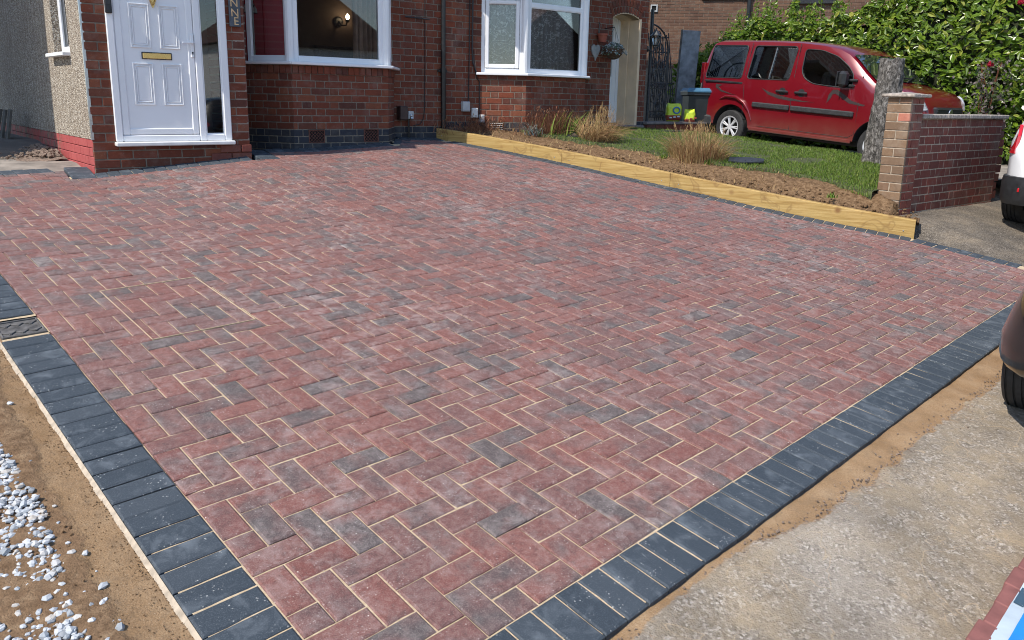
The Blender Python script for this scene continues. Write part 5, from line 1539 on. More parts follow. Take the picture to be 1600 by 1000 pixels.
for cx, cz, r, sg_ in ((.14, 2.42, .11, 1), (.33, 2.36, .13, -1), (.12, 2.12, .10, -1), (.30, 2.06, .11, 1), (.5, 2.10, .10, 1), (.16, 1.92, .09, 1), (.42, 1.90, .10, -1), (.1, 1.73, .045, 1), (.22, 1.73, .045, -1), (.34, 1.73, .045, 1), (.46, 1.73, .045, -1), (.57, 1.73, .045, 1), (.15, 1.50, .11, 1), (.45, 1.5, .11, -1), (.3, 1.40, .09, 1), (.1, 1.25, .04, 1), (.24, 1.25, .04, -1), (.4, 1.25, .04, 1), (.54, 1.25, .04, -1), (.25, 2.56, .07, 1)):
    scroll(cx, cz, r, sg_, random.uniform(0, 6))
# brick sill under the gate
t = thing("brick_step", (9.5, 7.5, 1.0), "low brick step with dark edging under the iron gate", "step")
for i in range(7):
    m = MB(); m.cbox(8.86+i*.215, 9.065+i*.215, 7.40, 7.62, .98, 1.085, .006); m.build("brick", MAT['brick'], t)
m = MB(); m.cbox(8.84, 10.40, 7.385, 8.1, 1.087, 1.125, .006); m.build("tread", MAT['step'], t)
t = thing("door_mat", (8.75, 7.05, 1.0), "black rubber mat lying before the arched doorway step", "mat")
m = MB(); zz = GZ(8.7, 7.0)+.0; m.cbox(8.15, 9.25, 6.85, 7.27, zz-.03, zz+.03, .006); 
for i in range(16): m.cbox(8.2+.066*i, 8.225+.066*i, 6.87, 7.25, zz+.027, zz+.036, .002)
m.build("ribbed_sheet", MAT['mat'], t)
# lantern on the gate side of the house corner
t = thing("wall_lantern", (9.02, 7.58, 2.4), "black coach lantern with clear panes on the house corner by the gate", "lantern")
m = MB(); Ml_ = Matrix.Translation((9.06, 7.50, 2.36)); m.lathe([(.03, 0), (.05, .01), (.05, .02)], 6, Ml_); m.lathe([(.10, .16), (.085, .175), (.035, .235), (.015, .25), (.012, .28)], 6, Ml_)
for i in range(6): m.tube([Ml_ @ Vector((.048*cos(i*pi/3), .048*sin(i*pi/3), .015)), Ml_ @ Vector((.075*cos(i*pi/3), .075*sin(i*pi/3), .165))], .005, 4)
m.build("cage", MAT['black_iron'], t)
m = MB(); m.lathe([(.043, .022), (.068, .160)], 6, Ml_); m.build("pane", MAT['glass'], t)
m = MB(); m.lathe([(.012, .02), (.02, .05), (.018, .12), (.008, .135)], 10, Ml_); m.build("bulb", MAT['frosted'], t, smooth=True)
m = MB(); m.tube([(9.06, 7.50, 2.36), (9.04, 7.50, 2.29), (8.96, 7.48, 2.26), (8.86, 7.47, 2.30)], .011, 6); m.lathe([(.045, 0), (.05, .012), (.02, .03)], 10, Matrix.Translation((8.832, 7.47, 2.30)) @ Matrix.Rotation(radians(90), 4, 'Y')); m.build("bracket", MAT['black_iron'], t)
# spare iron gate leaf leaning
t = thing("leaning_gate_leaf", (10.05, 8.0, 1.12), "old iron gate leaf with thin bars leaning beside the stone slab", "gate")
M, L = facet((9.78, 7.98), (10.28, 7.96)); M = M @ Matrix.Rotation(radians(-5), 4, 'Y')
for i in range(11):
    m = MB(); m.tube([M @ Vector((.05*i, .0, 1.13)), M @ Vector((.05*i, .15, 2.62+ju(.06)))], .009, 5); m.build("bar", MAT['black_iron'], t)
m = MB()
for z in (1.2, 1.75, 2.3, 2.55):
    m = MB(); m.tube([M @ Vector((0, .01+.1*(z-1.13), z)), M @ Vector((.5, .01+.1*(z-1.13), z))], .011, 5); m.build("rail", MAT['black_iron'], t)
for i in range(9):
    m = MB(); cx, cz, r = .08+.05*i, 1.4+.13*(i % 8), .06; n_ = 16
    m.tube([M @ Vector((cx+r*(1-.7*f)*cos(8*f), -.01+.1*(cz-1.13), cz+r*(1-.7*f)*sin(8*f))) for f in [q/n_ for q in range(n_+1)]], .006, 4); m.build("scroll", MAT['black_iron'], t)
# stone slab
t = thing("stone_slab", (10.3, 7.95, 1.1), "tall grey weathered slab leaning against the hedge end", "slab")
m = MB(); M, L = facet((10.62, 8.36), (10.90, 8.10)); M = M @ Matrix.Translation((0, 0, 1.08)) @ Matrix.Rotation(radians(2.5), 4, 'Y') @ Matrix.Rotation(radians(-3), 4, 'X'); m.cbox(0, .33, 0, .05, 0, 1.70, .008, M); m.build("slab_face", MAT['slab'], t)
m = MB(); m.cbox(-.025, 0.0, -.004, .055, 0, 1.71, .004, M); m.build("edge_strip", MAT['wood_grey'], t)
# wheelie bin
bz = GZ(10.9, 8.0)
t = thing("wheelie_bin", (10.9, 8.0, bz), "dark wheeled bin with pale blue lid standing behind the van", "bin", mtx=Matrix.Translation((10.50, 7.72, bz+.0)) @ Matrix.Rotation(radians(-38), 4, 'Z'))
m = MB(); n_ = 4
def ring(w, d, z): return [(-w, -d, z), (w, -d, z), (w, d, z), (-w, d, z)]
vs = ring(.20, .22, .05) + ring(.225, .27, .72) + ring(.255, .30, .74) + ring(.255, .30, .79)
m.add(vs, [(0,3,2,1)] + [(r*4+i, r*4+(i+1) % 4, (r+1)*4+(i+1) % 4, (r+1)*4+i) for r in range(3) for i in range(4)] + [(12,13,14,15)]); m.build("body", MAT['bin_body'], t)
m = MB(); vs = ring(.265, .315, .79) + ring(.265, .315, .815) + ring(.22, .27, .865); m.add(vs, [(0,3,2,1)] + [(r*4+i, r*4+(i+1) % 4, (r+1)*4+(i+1) % 4, (r+1)*4+i) for r in range(2) for i in range(4)] + [(8,9,10,11)]); m.build("lid", MAT['bin_lid'], t)
for sx in (-1, 1):
    m = MB(); m.lathe([(.06, -.02), (.10, -.02), (.10, .02), (.06, .02)], 16, Matrix.Translation((sx*.21, .25, .10)) @ Matrix.Rotation(radians(90), 4, 'Y')); m.build("wheel", MAT['tyre'], t)
m = MB(); m.tube([(-.2, .33, .80), (-.2, .36, .83), (.2, .36, .83), (.2, .33, .80)], .014, 6); m.build("handle", MAT['bin_body'], t)
# two bags of compost
def bag(x, y, z, w, h, rot, label, big):
    t = thing("compost_bag", (x, y, z), label, "bag", mtx=Matrix.Translation((x, y, z)) @ Matrix.Rotation(rot, 4, 'Z'))
    m = MB(); sd = random.uniform(0, 9)
    def fn(a, f):
        pinch = (1-abs(2*f-1)**5)*.9+.1
        r = 1 + .10*mnoise.noise(Vector((cos(a)*2+sd, sin(a)*2, f*4)))
        ca, sa = cos(a), sin(a); e = .55
        return (w/2*abs(ca)**e*(1 if ca > 0 else -1)*r*(.86+.14*pinch), .085*abs(sa)**e*(1 if sa > 0 else -1)*r*pinch, h*f + .02*mnoise.noise(Vector((a, f*3, sd)))*f)
    m.grid([2*pi*i/28 for i in range(29)], frange(0, 1, 1/14), fn)
    m.m = [1 if (i//28) < (5 if big else 4) and not (i//28) < 1 else 0 for i in range(len(m.f))]
    b_ = m.build("sack", [MAT['lime'], MAT['bag_red']], t, smooth=True)
    if big:
        m = MB(); n_ = 20
        m.tube([(.025+.058*cos(2*pi*i/n_), -.098, .20+.052*sin(2*pi*i/n_)) for i in range(n_+1)], .013, 6, cap=False); m.build("printed_ring", MAT['bag_blue'], t, smooth=True)
    m = MB()
    for i in range(3): m.cbox(-w*.36+.07*i, -w*.36+.045+.07*i, -.098, -.082, .06+.01*i, .082+.012*i, .003)
    m.build("printed_patch", MAT['film_white'] if big else MAT['bag_red'], t)
bag(9.86, 7.72, 1.12, .27, .32, radians(-30), "upright lime green compost bag with a blue printed ring by the gate", True)
bag(10.06, 7.52, 1.10, .19, .24, radians(-45), "smaller lime green bag slumped against the wheeled bin", False)

# hanging basket, pot and heart on the right house wall
t = thing("hanging_basket", (7.86, 7.25, 2.08), "wicker hanging basket with grey trailing leaves beside the arched doorway", "basket")
m = MB(); Mk = Matrix.Translation((7.86, 7.25, 2.08)); m.lathe([(.03, 0), (.09, .03), (.14, .09), (.16, .16), (.165, .165), (.15, .17)], 20, Mk); m.build("bowl", plain("wicker", (.085,.05,.032), .8, .3, 40, .8, 90), t)
for q in range(4):
    m = MB(); m.tube([Mk @ Vector(((.165-.03*q)*cos(a), (.165-.03*q)*sin(a), .16-.045*q)) for a in [2*pi*i/18 for i in range(19)]], .008, 5, cap=False); m.build("rib", MAT['wood_grey'], t)
m = MB()
for i in range(260):
    a = random.uniform(0, 6.3); r = .2*sqrt(random.random()); z = 2.22+.09*(1-(r/.2)**2)+ju(.03)-(.05 if r > .17 else 0)
    nrm = Vector((cos(a)*.5+ju(.5), sin(a)*.5+ju(.5), .9)).normalized(); ax = Vector((cos(a)+ju(.4), sin(a)+ju(.4), ju(.3))); ax = (ax-nrm*ax.dot(nrm)).normalized()
    m.add(leaf_pts(Vector((7.86+r*cos(a), 7.25+r*sin(a), z)), nrm, ax, random.uniform(.03, .06), random.uniform(.018, .03)), LF, random.uniform(.01, .99))
m.build("foliage", MAT['silver'], t, kind="stuff")
m = MB(); m.tube([(7.86, 7.46, 2.55), (7.86, 7.25, 2.56)], .007, 6)
for q in range(3): m.tube([(7.86, 7.25, 2.56), Mk @ Vector((.16*cos(q*2.1), .16*sin(q*2.1), .16))], .0025, 4)
m.build("bracket", MAT['black_iron'], t)
t = thing("wall_pot", (7.73, 7.40, 2.34), "small terracotta flower pot hung on the brick wall above the basket", "pot")
m = MB(); m.lathe([(.055, 0), (.075, .10), (.088, .10), (.088, .125), (.076, .125), (.07, .09)], 18, Matrix.Translation((7.73, 7.375, 2.335))); m.build("pot", MAT['terracotta'], t)
m = MB(); m.tube([(7.73, 7.452, 2.62), (7.73, 7.452, 2.46)], .008, 5); m.tube([(7.73, 7.452, 2.62), (7.735, 7.44, 2.63)], .012, 5); m.build("hanger", MAT['wood_grey'], t)
t = thing("heart_plaque", (7.70, 7.44, 2.10), "whitewashed wooden heart plaque hanging on the wall behind the basket", "plaque")
m = MB(); hp = []
for i in range(28):
    a = 2*pi*i/28; hp.append((.0058*16*sin(a)**3*1.0*.95, .0085*(13*cos(a)-5*cos(2*a)-2*cos(3*a)-cos(4*a))))
m.prism(hp, 0, .02, Matrix(((1,0,0,7.66),(0,0,-1,7.452),(0,1,0,2.20),(0,0,0,1)))); m.build("heart", MAT['wood_heart'], t)

# old fence boards leaning at the far left and rubble at the wall foot
t = thing("leaning_boards", (.2, 10.2, .65), "dark weathered boards leaning against the pebbledashed wall", "boards")
for i in range(4):
    m = MB(); M = Matrix.Translation((.02-.05*i, 9.2+.33*i*.6, .60)) @ Matrix.Rotation(radians(10+1.5*i), 4, 'Y') @ Matrix.Rotation(radians(5), 4, 'Z'); m.cbox(-.012, .012, 0, .13, 0, .64+ju(.03), .003, M); m.build("board", MAT['wood_grey'], t)
m = MB()
for i in range(520):
    f = random.random(); s_ = 1.0 + 2.6*f; d_ = abs(random.gauss(0, .16)); p = e0 + wd*s_ + Vector((-.06-d_, 0))
    stone(m, p.x, p.y, .775+.07*max(0, 1-d_/.35)*min(1, (s_-.9)*2)*(1-.5*f), random.choice((.012, .018, .026, .034)), random.uniform(.01, .99))
m.build("rubble", MAT['rubble'], kind="stuff", label="loose grey brown rubble heaped along the painted plinth", cat="rubble")
m = MB(); m.grid(frange(.9, 3.8, .1), frange(0, .42, .06), lambda s_, d_: (e0.x+wd.x*s_-.02-d_, e0.y+wd.y*s_, .755+.085*(1-d_/.42)*min(1, (s_-.9)*2)+.02*fbm(s_, d_, 6., 3))); m.build("rubble_heap", MAT['rubble'], smooth=True, kind="structure")
# corner of a pack of red blocks wrapped in printed film
pk = L2W(2.0, -1.30); Mpk = slope_frame(pk, EX, 0.0, zf=lambda x, y: plane_z(x, y)-.012)
t = thing("block_pack", (pk[0], pk[1], plane_z(*pk)), "pack of red blocks wrapped in white and blue printed film on the concrete", "block pack", mtx=Mpk @ Matrix.Rotation(radians(0), 4, 'Z'))
for i in range(16):
    m = MB(); m.cbox(-1.1+i*.128+.001, -1.1+i*.128+.127, .345, .390+ju(.002)+(.007 if i % 3 == 1 else 0), .0, .092+ju(.002), .004); m.build("block", MAT['pack_red'], t)
m = MB(); m.grid(frange(-1.1, .92, .03), frange(-.55, .352, .03), lambda x, y: (x, y, .096 + .006*fbm(x, y, 5., 4) - .004*abs(sin(x*38)))); m.build("film", MAT['film_white'], t, smooth=True)
m = MB(); m.grid(frange(-1.1, .92, .03), frange(.282, .314, .008), lambda x, y: (x, y, .0985 + .006*fbm(x, y, 5., 4) - .004*abs(sin(x*38)))); m.build("blue_stripe", MAT['film_blue'], t, smooth=True)
m = MB(); m.grid(frange(-.30, -.19, .022), frange(.322, .349, .009), lambda x, y: (x, y, .0985 + .006*fbm(x, y, 5., 4) - .004*abs(sin(x*38)))); m.build("dark_print", MAT['film_dark'], t, smooth=True)
m = MB(); m.box(-1.1, .91, -.54, .344, .0, .086); m.build("inner_blocks", MAT['pack_red'], t)

# ------------------------------------------------------------------ vehicles
def loft(stations, n=None):
    """stations: (x, [(halfwidth, z) from sill to roof centre]); mirrored, closed at both ends"""
    m = MB(); rings = []
    for x, pr in stations:
        ring_ = [(x, -w, z) for w, z in pr] + [(x, w, z) for w, z in reversed(pr) if w > 1e-4]
        rings.append(ring_)
    n_ = len(rings[0]); vs = [p for r in rings for p in r]
    fs = [(i*n_+k_, (i+1)*n_+k_, (i+1)*n_+(k_+1) % n_, i*n_+(k_+1) % n_) for i in range(len(rings)-1) for k_ in range(n_)]
    fs += [tuple(range(n_)), tuple(range((len(rings)-1)*n_, len(rings)*n_))[::-1]]
    m.add(vs, fs)
    return m
def boolean_cut(m, mats, cutters, name, parent):
    """body minus cutter prisms; cut faces take the cutter's material"""
    me = m.mesh(name, mats); bm = bmesh.new(); bm.from_mesh(me); bmesh.ops.recalc_face_normals(bm, faces=bm.faces); bm.to_mesh(me); bm.free()
    o = bpy.data.objects.new(name, me); C.objects.link(o); tmp = []
    for cm in cutters:
        c = cm.mesh("cut", MAT['grey_plastic']); bm = bmesh.new(); bm.from_mesh(c); bmesh.ops.recalc_face_normals(bm, faces=bm.faces); bm.to_mesh(c); bm.free()
        co = bpy.data.objects.new("cut", c); C.objects.link(co); tmp.append(co)
        md = o.modifiers.new("b", 'BOOLEAN'); md.operation = 'DIFFERENCE'; md.object = co; md.solver = 'EXACT'
        try: md.material_mode = 'TRANSFER'
        except Exception: pass
    dg = bpy.context.evaluated_depsgraph_get()
    new = bpy.data.meshes.new_from_object(o.evaluated_get(dg))
    bpy.data.objects.remove(o)
    for t_ in tmp: bpy.data.objects.remove(t_)
    r = link(name, new, parent)
    return autosmooth(r, 32)
XZ = lambda y: Matrix(((1,0,0,0),(0,0,-1,y),(0,1,0,0),(0,0,0,1)))     # prism in x,z extruded towards -y
def rounded(poly, r=.05, n=4):
    out = []
    for i in range(len(poly)):
        p0, p1, p2 = Vector(poly[i-1]), Vector(poly[i]), Vector(poly[(i+1) % len(poly)])
        a = (p0-p1); b = (p2-p1); rr = min(r, a.length*.45, b.length*.45); a = p1 + a.normalized()*rr; b = p1 + b.normalized()*rr
        for k_ in range(n+1):
            t_ = k_/n; q = a*(1-t_)**2 + p1*2*t_*(1-t_) + b*t_*t_; out.append((q.x, q.y))
    return out
def wheel(parent, x, y, r, w, side, spokes=7, rimmat='alloy'):
    """side -1: outer face towards -y"""
    M = Matrix.Translation((x, y, r)) @ Matrix.Rotation(radians(90)*(1 if side < 0 else -1), 4, 'X')
    h = w/2; rr = r*.66
    prof = [(rr, -h+.01), (r*.80, -h), (r*.95, -h*.92), (r*.99, -h*.75)]
    for g in range(4):
        c = -h*.55 + g*h*.367
        prof += [(r, c-h*.10), (r, c+h*.06), (r-.008, c+h*.075), (r-.008, c+h*.16), (r, c+h*.18)]
    prof += [(r*.99, h*.75), (r*.95, h*.92), (r*.80, h), (rr, h-.01)]
    m = MB(); m.lathe(prof, 40, M, caps=False); ty = autosmooth(m.build("wheel", MAT['tyre'], parent), 40)
    m = MB(); m.lathe([(rr*.86, h-.06), (rr*.9, h-.012), (rr*1.0, h-.004), (rr*1.01, h-.012), (rr*1.01, h-.08)], 40, M, caps=False)
    m.lathe([(.0, h-.018), (rr*.22, h-.016), (rr*.24, h-.03), (rr*.24, h-.06)], 20, M, caps=False)
    for i in range(spokes):
        for dd in (-.09, .09):
            R_ = M @ Matrix.Rotation(2*pi*i/spokes+dd*1.2, 4, 'Z')
            m.cbox(rr*.18, rr*.95, -rr*.055, rr*.055, h-.045, h-.018, .006, R_)
    autosmooth(m.build("rim", MAT[rimmat], ty), 35)
    m = MB(); m.lathe([(.001, h-.10), (rr*.97, h-.10)], 24, M, caps=False); m.build("brake_disc", MAT['dark_hole'], ty)
    return ty
def on_side(poly, hw, off, th, side=-1):
    """thin plate following the body side; hw(x, z) is the half width"""
    m = MB(); n_ = len(poly)
    c = (sum(p[0] for p in poly)/n_, sum(p[1] for p in poly)/n_)
    vs = [(x, side*(hw(x, z)+off), z) for x, z in poly] + [(x, side*(hw(x, z)+off-th), z) for x, z in poly]
    f1 = tuple(range(n_)); f2 = tuple(range(n_, 2*n_))[::-1]
    m.add(vs, [f1, f2] + [(i, i+n_, (i+1) % n_+n_, (i+1) % n_) for i in range(n_)])
    return m
# --- red van
th_v = radians(3.87)
VO = Vector((10.42+.85, 6.93, .772))
f_ = Vector((0, -cos(th_v), -sin(th_v))); l_ = Vector((1, 0, 0)); u_ = f_.cross(l_)
u_ = u_ if u_.z > 0 else -u_
MV = Matrix(((f_.x, l_.x, u_.x, VO.x), (f_.y, l_.y, u_.y, VO.y), (f_.z, l_.z, u_.z, VO.z), (0,0,0,1)))
van = thing("red_van", tuple(VO), "dark red panel sided family van with grey swoosh stripes parked by the hedge", "van", mtx=MV)
FX = lambda x: x if x < 2.5 else 2.5 + (x-2.5)*.82
TOP = [(-.83, .80), (-.81, .98), (-.785, 1.20), (-.755, 1.45), (-.72, 1.62), (-.66, 1.70), (-.52, 1.735), (.17, 1.752), (.7, 1.755), (1.08, 1.748), (1.44, 1.72), (1.72, 1.675), (1.90, 1.60), (2.05, 1.49), (2.22, 1.345), (2.40, 1.21), (2.52, 1.165), (2.80, 1.14), (3.02, 1.09), (3.16, 1.02), (3.26, .90), (3.32, .72), (3.34, .55)]
TOP = [(FX(a_), b_) for a_, b_ in TOP]
def vhw(x, z):
    base = interp(x, [-.83, -.78, -.6, 0, 2.4, FX(2.9), FX(3.16), FX(3.34)], [.74, .81, .835, .85, .85, .80, .70, .52])
    if z > 1.10: base -= (z-1.10)*.20
    if z < .5: base -= (.5-z)*.08
    return base
st = []
for x, zt in TOP:
    zb = .31; r = .10 if zt > 1.4 else .05
    zs = [zb, .45, .62, min(.85, zt*.8+.1), min(1.10, zt-.13)]
    zs = [zb + (zt-.12-zb)*q for q in (0, .2, .45, .7, .9)] if zt < 1.25 else [zb, .5, .8, 1.10, 1.10+(zt-1.10)*.55]
    pr = [(vhw(x, z), z) for z in zs]
    w_ = vhw(x, zt)
    pr += [(w_-.006, zt-.085), (w_-.035, zt-.030), (w_-.10, zt-.004), (w_*.5, zt+.012), (0, zt+.018)]
    st.append((x, pr))
win = [rounded([(-.635, 1.64), (.085, 1.655), (.095, 1.115), (-.685, 1.09)][::-1], .05), rounded([(.225, 1.655), (1.02, 1.665), (1.0, 1.135), (.205, 1.115)][::-1], .06), rounded([(1.17, 1.63), (1.46, 1.62), (1.75, 1.535), (1.97, 1.39), (2.07, 1.28), (2.09, 1.09), (1.77, 1.09), (1.44, 1.11), (1.27, 1.18), (1.19, 1.29)][::-1], .06)]
cut = []
for p in win:
    c = MB(); c.prism(p, -1.2, 1.2, XZ(0)); cut.append(c)
for wx in (-.03, 2.60):
    for sd in (-1, 1):
        c = MB(); c.lathe([(.37, 0), (.37, .34)], 36, Matrix.Translation((wx, sd*.95, .30)) @ Matrix.Rotation(radians(90)*sd, 4, 'X')); cut.append(c)
body = boolean_cut(loft(st), MAT['red_paint'], cut, "body", van)
for p in win:
    for sd in (-1, 1):
        on_side(p, vhw, -.012, .004, sd).build("window", MAT['car_glass'], van)
        m = MB(); m.tube([(x, sd*(vhw(x, z)+.000), z) for x, z in p + [p[0]]], .008, 6, cap=False); m.build("window_seal", MAT['rubber'], van)
m = MB(); m.tube([(.62, -vhw(.62, 1.15), 1.14), (.64, -vhw(.64, 1.64), 1.64)], .009, 5); m.build("window_divider", MAT['steel'], van)
# curtains behind the rear panes, seats
for s0, s1, z0, z1 in ((-.10, .07, 1.14, 1.62), (.80, 1.0, 1.16, 1.64)):
    m = MB()
    m.grid(frange(s0, s1, .012), frange(z0, z1, .06), lambda x, z: ((s0+s1)/2+.02 + (x-(s0+s1)/2)*(.35+.9*abs((z-z0)/(z1-z0)-.5)*1.7), -.70 + .012*sin(x*170), z)); m.build("curtain", MAT['curtain_grey'], van, smooth=True)
m = MB()
for x, y in ((.45, -.38), (.45, .38), (1.45, -.38), (1.45, .38)):
    m.cbox(x-.07, x+.09, y-.20, y+.20, 1.0, 1.30, .05); m.cbox(x-.04, x+.06, y-.11, y+.11, 1.30, 1.46, .04)
m.build("seat", MAT['grey_plastic'], van)
# windscreen, rear seams, trims
m = MB(); zz = lambda x: interp(x, [p[0] for p in TOP], [p[1] for p in TOP])
n_ = 10; vs = []
for i in range(n_+1):
    x = 1.95 + .50*i/n_
    for q in range(-6, 7):
        w_ = (vhw(x, zz(x))-.075)*q/6; vs.append((x, w_, zz(x) + .030 - .016*(q/6)**2))
m.add(vs, [(i*13+q, i*13+q+1, (i+1)*13+q+1, (i+1)*13+q) for i in range(n_) for q in range(12)])
m.build("windscreen", plain("dark_screen_glass", (.012,.016,.02), .04, .1, 4, coat=1.0, spec=.9), van, smooth=True)
m = MB(); m.tube([(2.44, -.55, 1.225), (2.38, -.20, 1.285), (2.40, .25, 1.275)], .010, 5); m.tube([(2.46, .05, 1.22), (2.36, .40, 1.30), (2.32, .62, 1.31)], .010, 5); m.build("wiper", MAT['rubber'], van)
def seam(pts): 
    m = MB(); m.tube([(x, -vhw(x, z)-.0, z) for x, z in pts], .0045, 5); m.build("door_seam", MAT['rubber'], van)
seam([(.16, 1.70), (.155, 1.2), (.17, .98), (.19, .75), (.21, .48)]); seam([(1.06, 1.71), (1.085, 1.2), (1.10, .8), (1.13, .36)]); seam([(2.22, 1.28), (2.235, .85), (2.24, .42), (2.15, .36), (.52, .36)])
m = MB()
for x0, x1 in ((.39, 1.092), (1.118, 2.19)): m.cbox(x0, x1, -.888, -.84, .665, .748, .014)
m.build("side_moulding", MAT['grey_plastic'], van)
m = MB(); m.cbox(-.66, .13, -.858, -.83, 1.02, 1.052, .006); m.build("door_rail", MAT['black_plastic'], van)
for x in (.92, 1.265):
    m = MB(); m.lathe([(.058, -.004), (.062, .004), (.03, .006)], 18, Matrix.Translation((x, -.848, .955)) @ Matrix.Rotation(radians(90), 4, 'X')); m.cbox(x-.115, x+.115, -.888, -.856, .935, .975, .014); m.build("door_handle", MAT['black_plastic'], van)
m = MB(); m.cbox(2.04, 2.13, -.885, -.80, 1.10, 1.14, .012); m.cbox(2.02, 2.16, -.88, -.80, 1.18, 1.22, .012); mi_ = m.build("mirror_arm", MAT['black_plastic'], van)
m = MB(); m.cbox(1.92, 2.05, -1.03, -.865, 1.09, 1.33, .045); autosmooth(m.build("mirror_shell", MAT['black_plastic'], mi_)); m = MB(); m.cbox(1.905, 1.925, -1.02, -.875, 1.10, 1.32, .02); m.build("mirror_back", MAT['black_plastic'], mi_)
m = MB(); m.cbox(2.50, 2.57, -.862, -.83, .985, 1.005, .004); m.build("side_repeater", MAT['lamp_clear'], van)
for poly in ([(.52, .985), (.66, .935), (.9, .885), (1.09, .862), (1.30, .838), (1.52, .830), (1.30, .822), (1.05, .822), (.86, .838), (.66, .89)], [(1.72, .84), (1.735, .96), (1.79, 1.045), (1.87, 1.05), (1.99, .985), (2.12, .905), (2.30, .865), (2.52, .862), (2.52, .845), (2.28, .84), (2.08, .865), (1.93, .945), (1.84, .99), (1.80, .975), (1.775, .91)], [(-.42, .99), (-.28, .985), (-.36, .945), (-.30, .90), (-.05, .842), (.06, .83), (-.10, .84), (-.30, .87), (-.42, .93)]):
    on_side(poly, vhw, .0025, .004).build("swoosh_decal", MAT['decal'], van)
m = MB(); m.tube([(-.30, -.852, .74), (-.16, -.862, .80), (.05, -.866, .80), (.22, -.866, .72), (.33, -.862, .60), (.40, -.852, .44)], [.006, .022, .03, .03, .024, .008], 8); autosmooth(m.build("wheel_arch_flare", MAT['red_paint'], van), 60)
m = MB(); m.cbox(-.88, -.44, -.86, .86, .26, .46, .04); m.cbox(-.90, -.80, -.80, .80, .40, .52, .03); autosmooth(m.build("rear_bumper", MAT['grey_plastic'], van))
m = MB(); m.cbox(FX(3.12), FX(3.42), -.72, .72, .30, .58, .05); autosmooth(m.build("front_bumper", MAT['grey_plastic'], van))
m = MB(); m.cbox(.36, 2.20, -.845, -.80, .275, .335, .012); m.build("sill_strip", MAT['red_paint'], van)
m = MB(); m.cbox(-.2, 2.9, -.7, .7, .22, .34, .03); m.build("underbody", MAT['dark_hole'], van)
for sd in (-1, 1):
    m = MB(); m.cbox(-.815, -.735, sd*.785-.03, sd*.785+.03, .98, 1.34, .012); autosmooth(m.build("tail_lamp", MAT['lamp_red'], van))
    pl_ = [(2.93, .95), (2.95, 1.06), (3.06, 1.065), (3.14, 1.03), (3.22, .96), (3.27, .86), (3.15, .845), (3.0, .87)]
    pl_ = [(FX(a_), b_) for a_, b_ in pl_]
    on_side(pl_, vhw, .012, .03, sd).build("headlight", MAT['lamp_clear'], van)
    wheel(van, -.03, sd*.755, .285, .19, sd); wheel(van, 2.60, sd*.755, .285, .19, sd)
m = MB(); m.cbox(FX(3.22), FX(3.335), -.42, .42, .72, .90, .02); gr_ = m.build("grille", MAT['black_plastic'], van)
for i in range(5): m = MB(); m.cbox(FX(3.33), FX(3.342)+.004, -.40, .40, .735+.033*i, .748+.033*i, .003); m.build("grille_bar", MAT['grey_plastic'], gr_)
m = MB(); m.lathe([(.06, 0), (.055, .012), (.02, .016)], 18, Matrix.Translation((FX(3.338)+.004, 0, .82)) @ Matrix.Rotation(radians(90), 4, 'Y')); m.build("badge", MAT['steel'], gr_)
m = MB(); m.cbox(FX(3.34), FX(3.34)+.012, -.26, .26, .60, .71, .003); m.build("number_plate", MAT['white_box'], van)

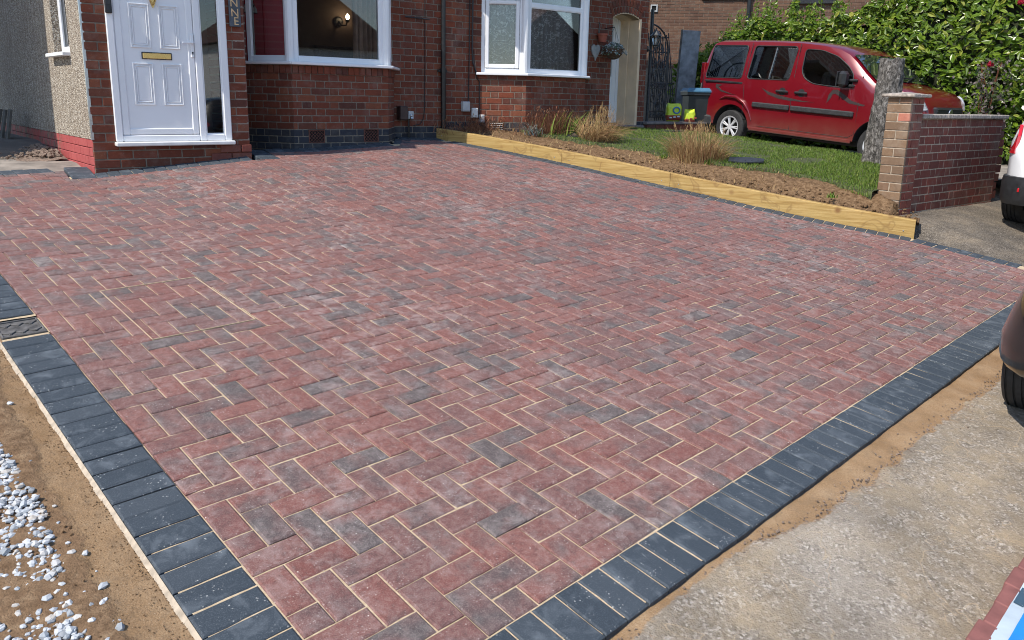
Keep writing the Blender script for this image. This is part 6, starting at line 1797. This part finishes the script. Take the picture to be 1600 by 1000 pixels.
# --- hatchbacks: rear end of each stands at the picture's right edge
def hatch(name, mtx, label, paint_, bumper_, dark_low, tuck=0.0):
    t = thing(name, (0, 0, 0), label, "car", mtx=mtx)
    top = [(.0, .62), (.03, .86), (.10, 1.00), (.22, 1.16), (.40, 1.36), (.58, 1.44), (1.1, 1.49), (1.8, 1.47), (2.2, 1.38), (2.65, 1.10), (2.8, 1.02), (3.4, .94), (3.75, .84), (3.92, .70), (3.98, .52)]
    def hw(x, z):
        b = interp(x, [0, .06, .16, .35, .7, 3.2, 3.6, 3.85, 3.98], [.56, .68, .77, .84, .875, .87, .82, .68, .50])
        if z > .92: b -= (z-.92)*.36
        if z < .45: b -= (.45-z)*.12
        if tuck and x < .8 and z > .42: b -= (z-.42)*tuck*(1-x/.8)
        return b
    st = []
    for x, zt in top:
        zb = (.26 if .2 < x < 3.8 else .34) if not tuck else (.30 if .6 < x < 3.8 else .40)
        zs = [zb + (zt-.10-zb)*q for q in (0, .22, .5, .78, .93)] if zt < 1.05 else [zb, .45, .7, .92, .92+(zt-.92)*.6]
        w_ = hw(x, zt)
        st.append((x, [(hw(x, z), z) for z in zs] + [(w_-.01, zt-.07), (w_-.05, zt-.02), (w_-.14, zt), (w_*.45, zt+.012), (0, zt+.016)]))
    wins = [rounded([(.62, .98), (.70, 1.34), (1.42, 1.42), (1.44, .97)][::-1][::-1], .05), rounded([(1.52, .97), (1.50, 1.42), (1.80, 1.41), (2.12, 1.32), (2.45, 1.02), (2.42, .97)], .05)]
    cut = []
    for wx in (.70, 3.22):
        for sd in (-1, 1):
            c = MB(); c.lathe([(.36, 0), (.36, .34)], 32, Matrix.Translation((wx, sd*1.0, .31)) @ Matrix.Rotation(radians(90)*sd, 4, 'X')); cut.append(c)
    boolean_cut(loft(st), MAT[paint_], cut, "body", t)
    for sd in (-1, 1):
        for p in wins: on_side(p, hw, .003, .006, sd).build("window", plain("tinted_pane", (.012,.014,.016), .05, .1, 4, coat=1.0), t)
        for wx in (.70, 3.22): wheel(t, wx, sd*.775, .31, .20, sd, 5)
        lp = [(.085, .80), (.10, .98), (.20, 1.10), (.34, 1.08), (.44, .97), (.30, .86), (.16, .80)]
        on_side(lp, hw, .008, .03, sd).build("tail_lamp", MAT['lamp_red'], t)
        lf = [(3.45, .72), (3.50, .84), (3.72, .83), (3.88, .72), (3.80, .66)]
        on_side(lf, hw, .008, .03, sd).build("headlight", MAT['lamp_clear'], t)
        m = MB(); m.cbox(2.25, 2.40, sd*1.0-.08, sd*1.0+.05, .95, 1.08, .04); autosmooth(m.build("door_mirror", MAT[paint_], t))
    # plastic lower bumper wrapped round the rear corners
    m = MB(); pts = [(.42, .855), (.30, .835), (.16, .785), (.06, .70), (-.005, .56), (-.02, .3), (-.02, 0)]
    pts = pts + [(x, -w) for x, w in pts[-2::-1]]; prof = ((.0, .27), (.022, .33), (.024, .50), (.012, .56), (-.03, .57), (-.06, .27)) if dark_low else ((.0, .36), (.03, .40), (.030, .50), (.0, .62), (-.03, .72), (-.055, .80), (-.12, .80), (-.08, .36))
    vs = []; n_ = len(prof)
    for i, (x, w) in enumerate(pts):
        d = Vector(pts[min(i+1, len(pts)-1)]) - Vector(pts[max(i-1, 0)]); nn = Vector((-d.y, d.x)).normalized()
        if nn.x > 0 and abs(w) < .6: nn = -nn
        if w*nn.y < 0 and abs(w) > .3: nn = -nn
        vs += [(x+nn.x*a, w+nn.y*a, z) for a, z in prof]
    m.add(vs, [(i*n_+q, i*n_+(q+1) % n_, (i+1)*n_+(q+1) % n_, (i+1)*n_+q) for i in range(len(pts)-1) for q in range(n_)] + [tuple(range(n_)), tuple(range((len(pts)-1)*n_, len(pts)*n_))])
    autosmooth(m.build("rear_bumper", MAT[bumper_], t), 50)
    for sd in (-1, 1):
        m = MB(); M = Matrix.Translation((.075, sd*.64, .43)) @ Matrix.Rotation(radians(-52*sd), 4, 'Z'); m.cbox(-.02, .012, -.12, .12, -.025, .025, .008, M); m.build("reflector", MAT['lamp_red'], t)
    m = MB(); m.cbox(.35, 3.7, -.62, .62, .22, .34, .03); m.build("underbody", MAT['dark_hole'], t)
    m = MB(); vs = []
    for i in range(7):
        x = .235 + .30*i/6; z = interp(x, [p[0] for p in top], [p[1] for p in top])
        for q in range(-4, 5): vs.append((x-.012, (hw(x, z)-.14)*q/4, z+.022-.012*(q/4)**2))
    m.add(vs, [(i*9+q, i*9+q+1, (i+1)*9+q+1, (i+1)*9+q) for i in range(6) for q in range(8)]); m.build("rear_screen", MAT['car_glass'], t, smooth=True)
    return t
hatch("white_car", Matrix.Translation((8.36, 1.07, .20)) @ Matrix.Rotation(radians(1.0), 4, 'Z'), "white hatchback with black lower bumper parked before the garden wall", 'white_paint', 'black_plastic', True)
hatch("black_car", Matrix.Translation((3.16, -.945, plane_z(3.7, -.4)-.02)) @ Matrix.Rotation(radians(3.5), 4, 'Z'), "black car with its rear corner standing over the sand beside the charcoal kerb", 'black_paint', 'black_paint', False, .42)
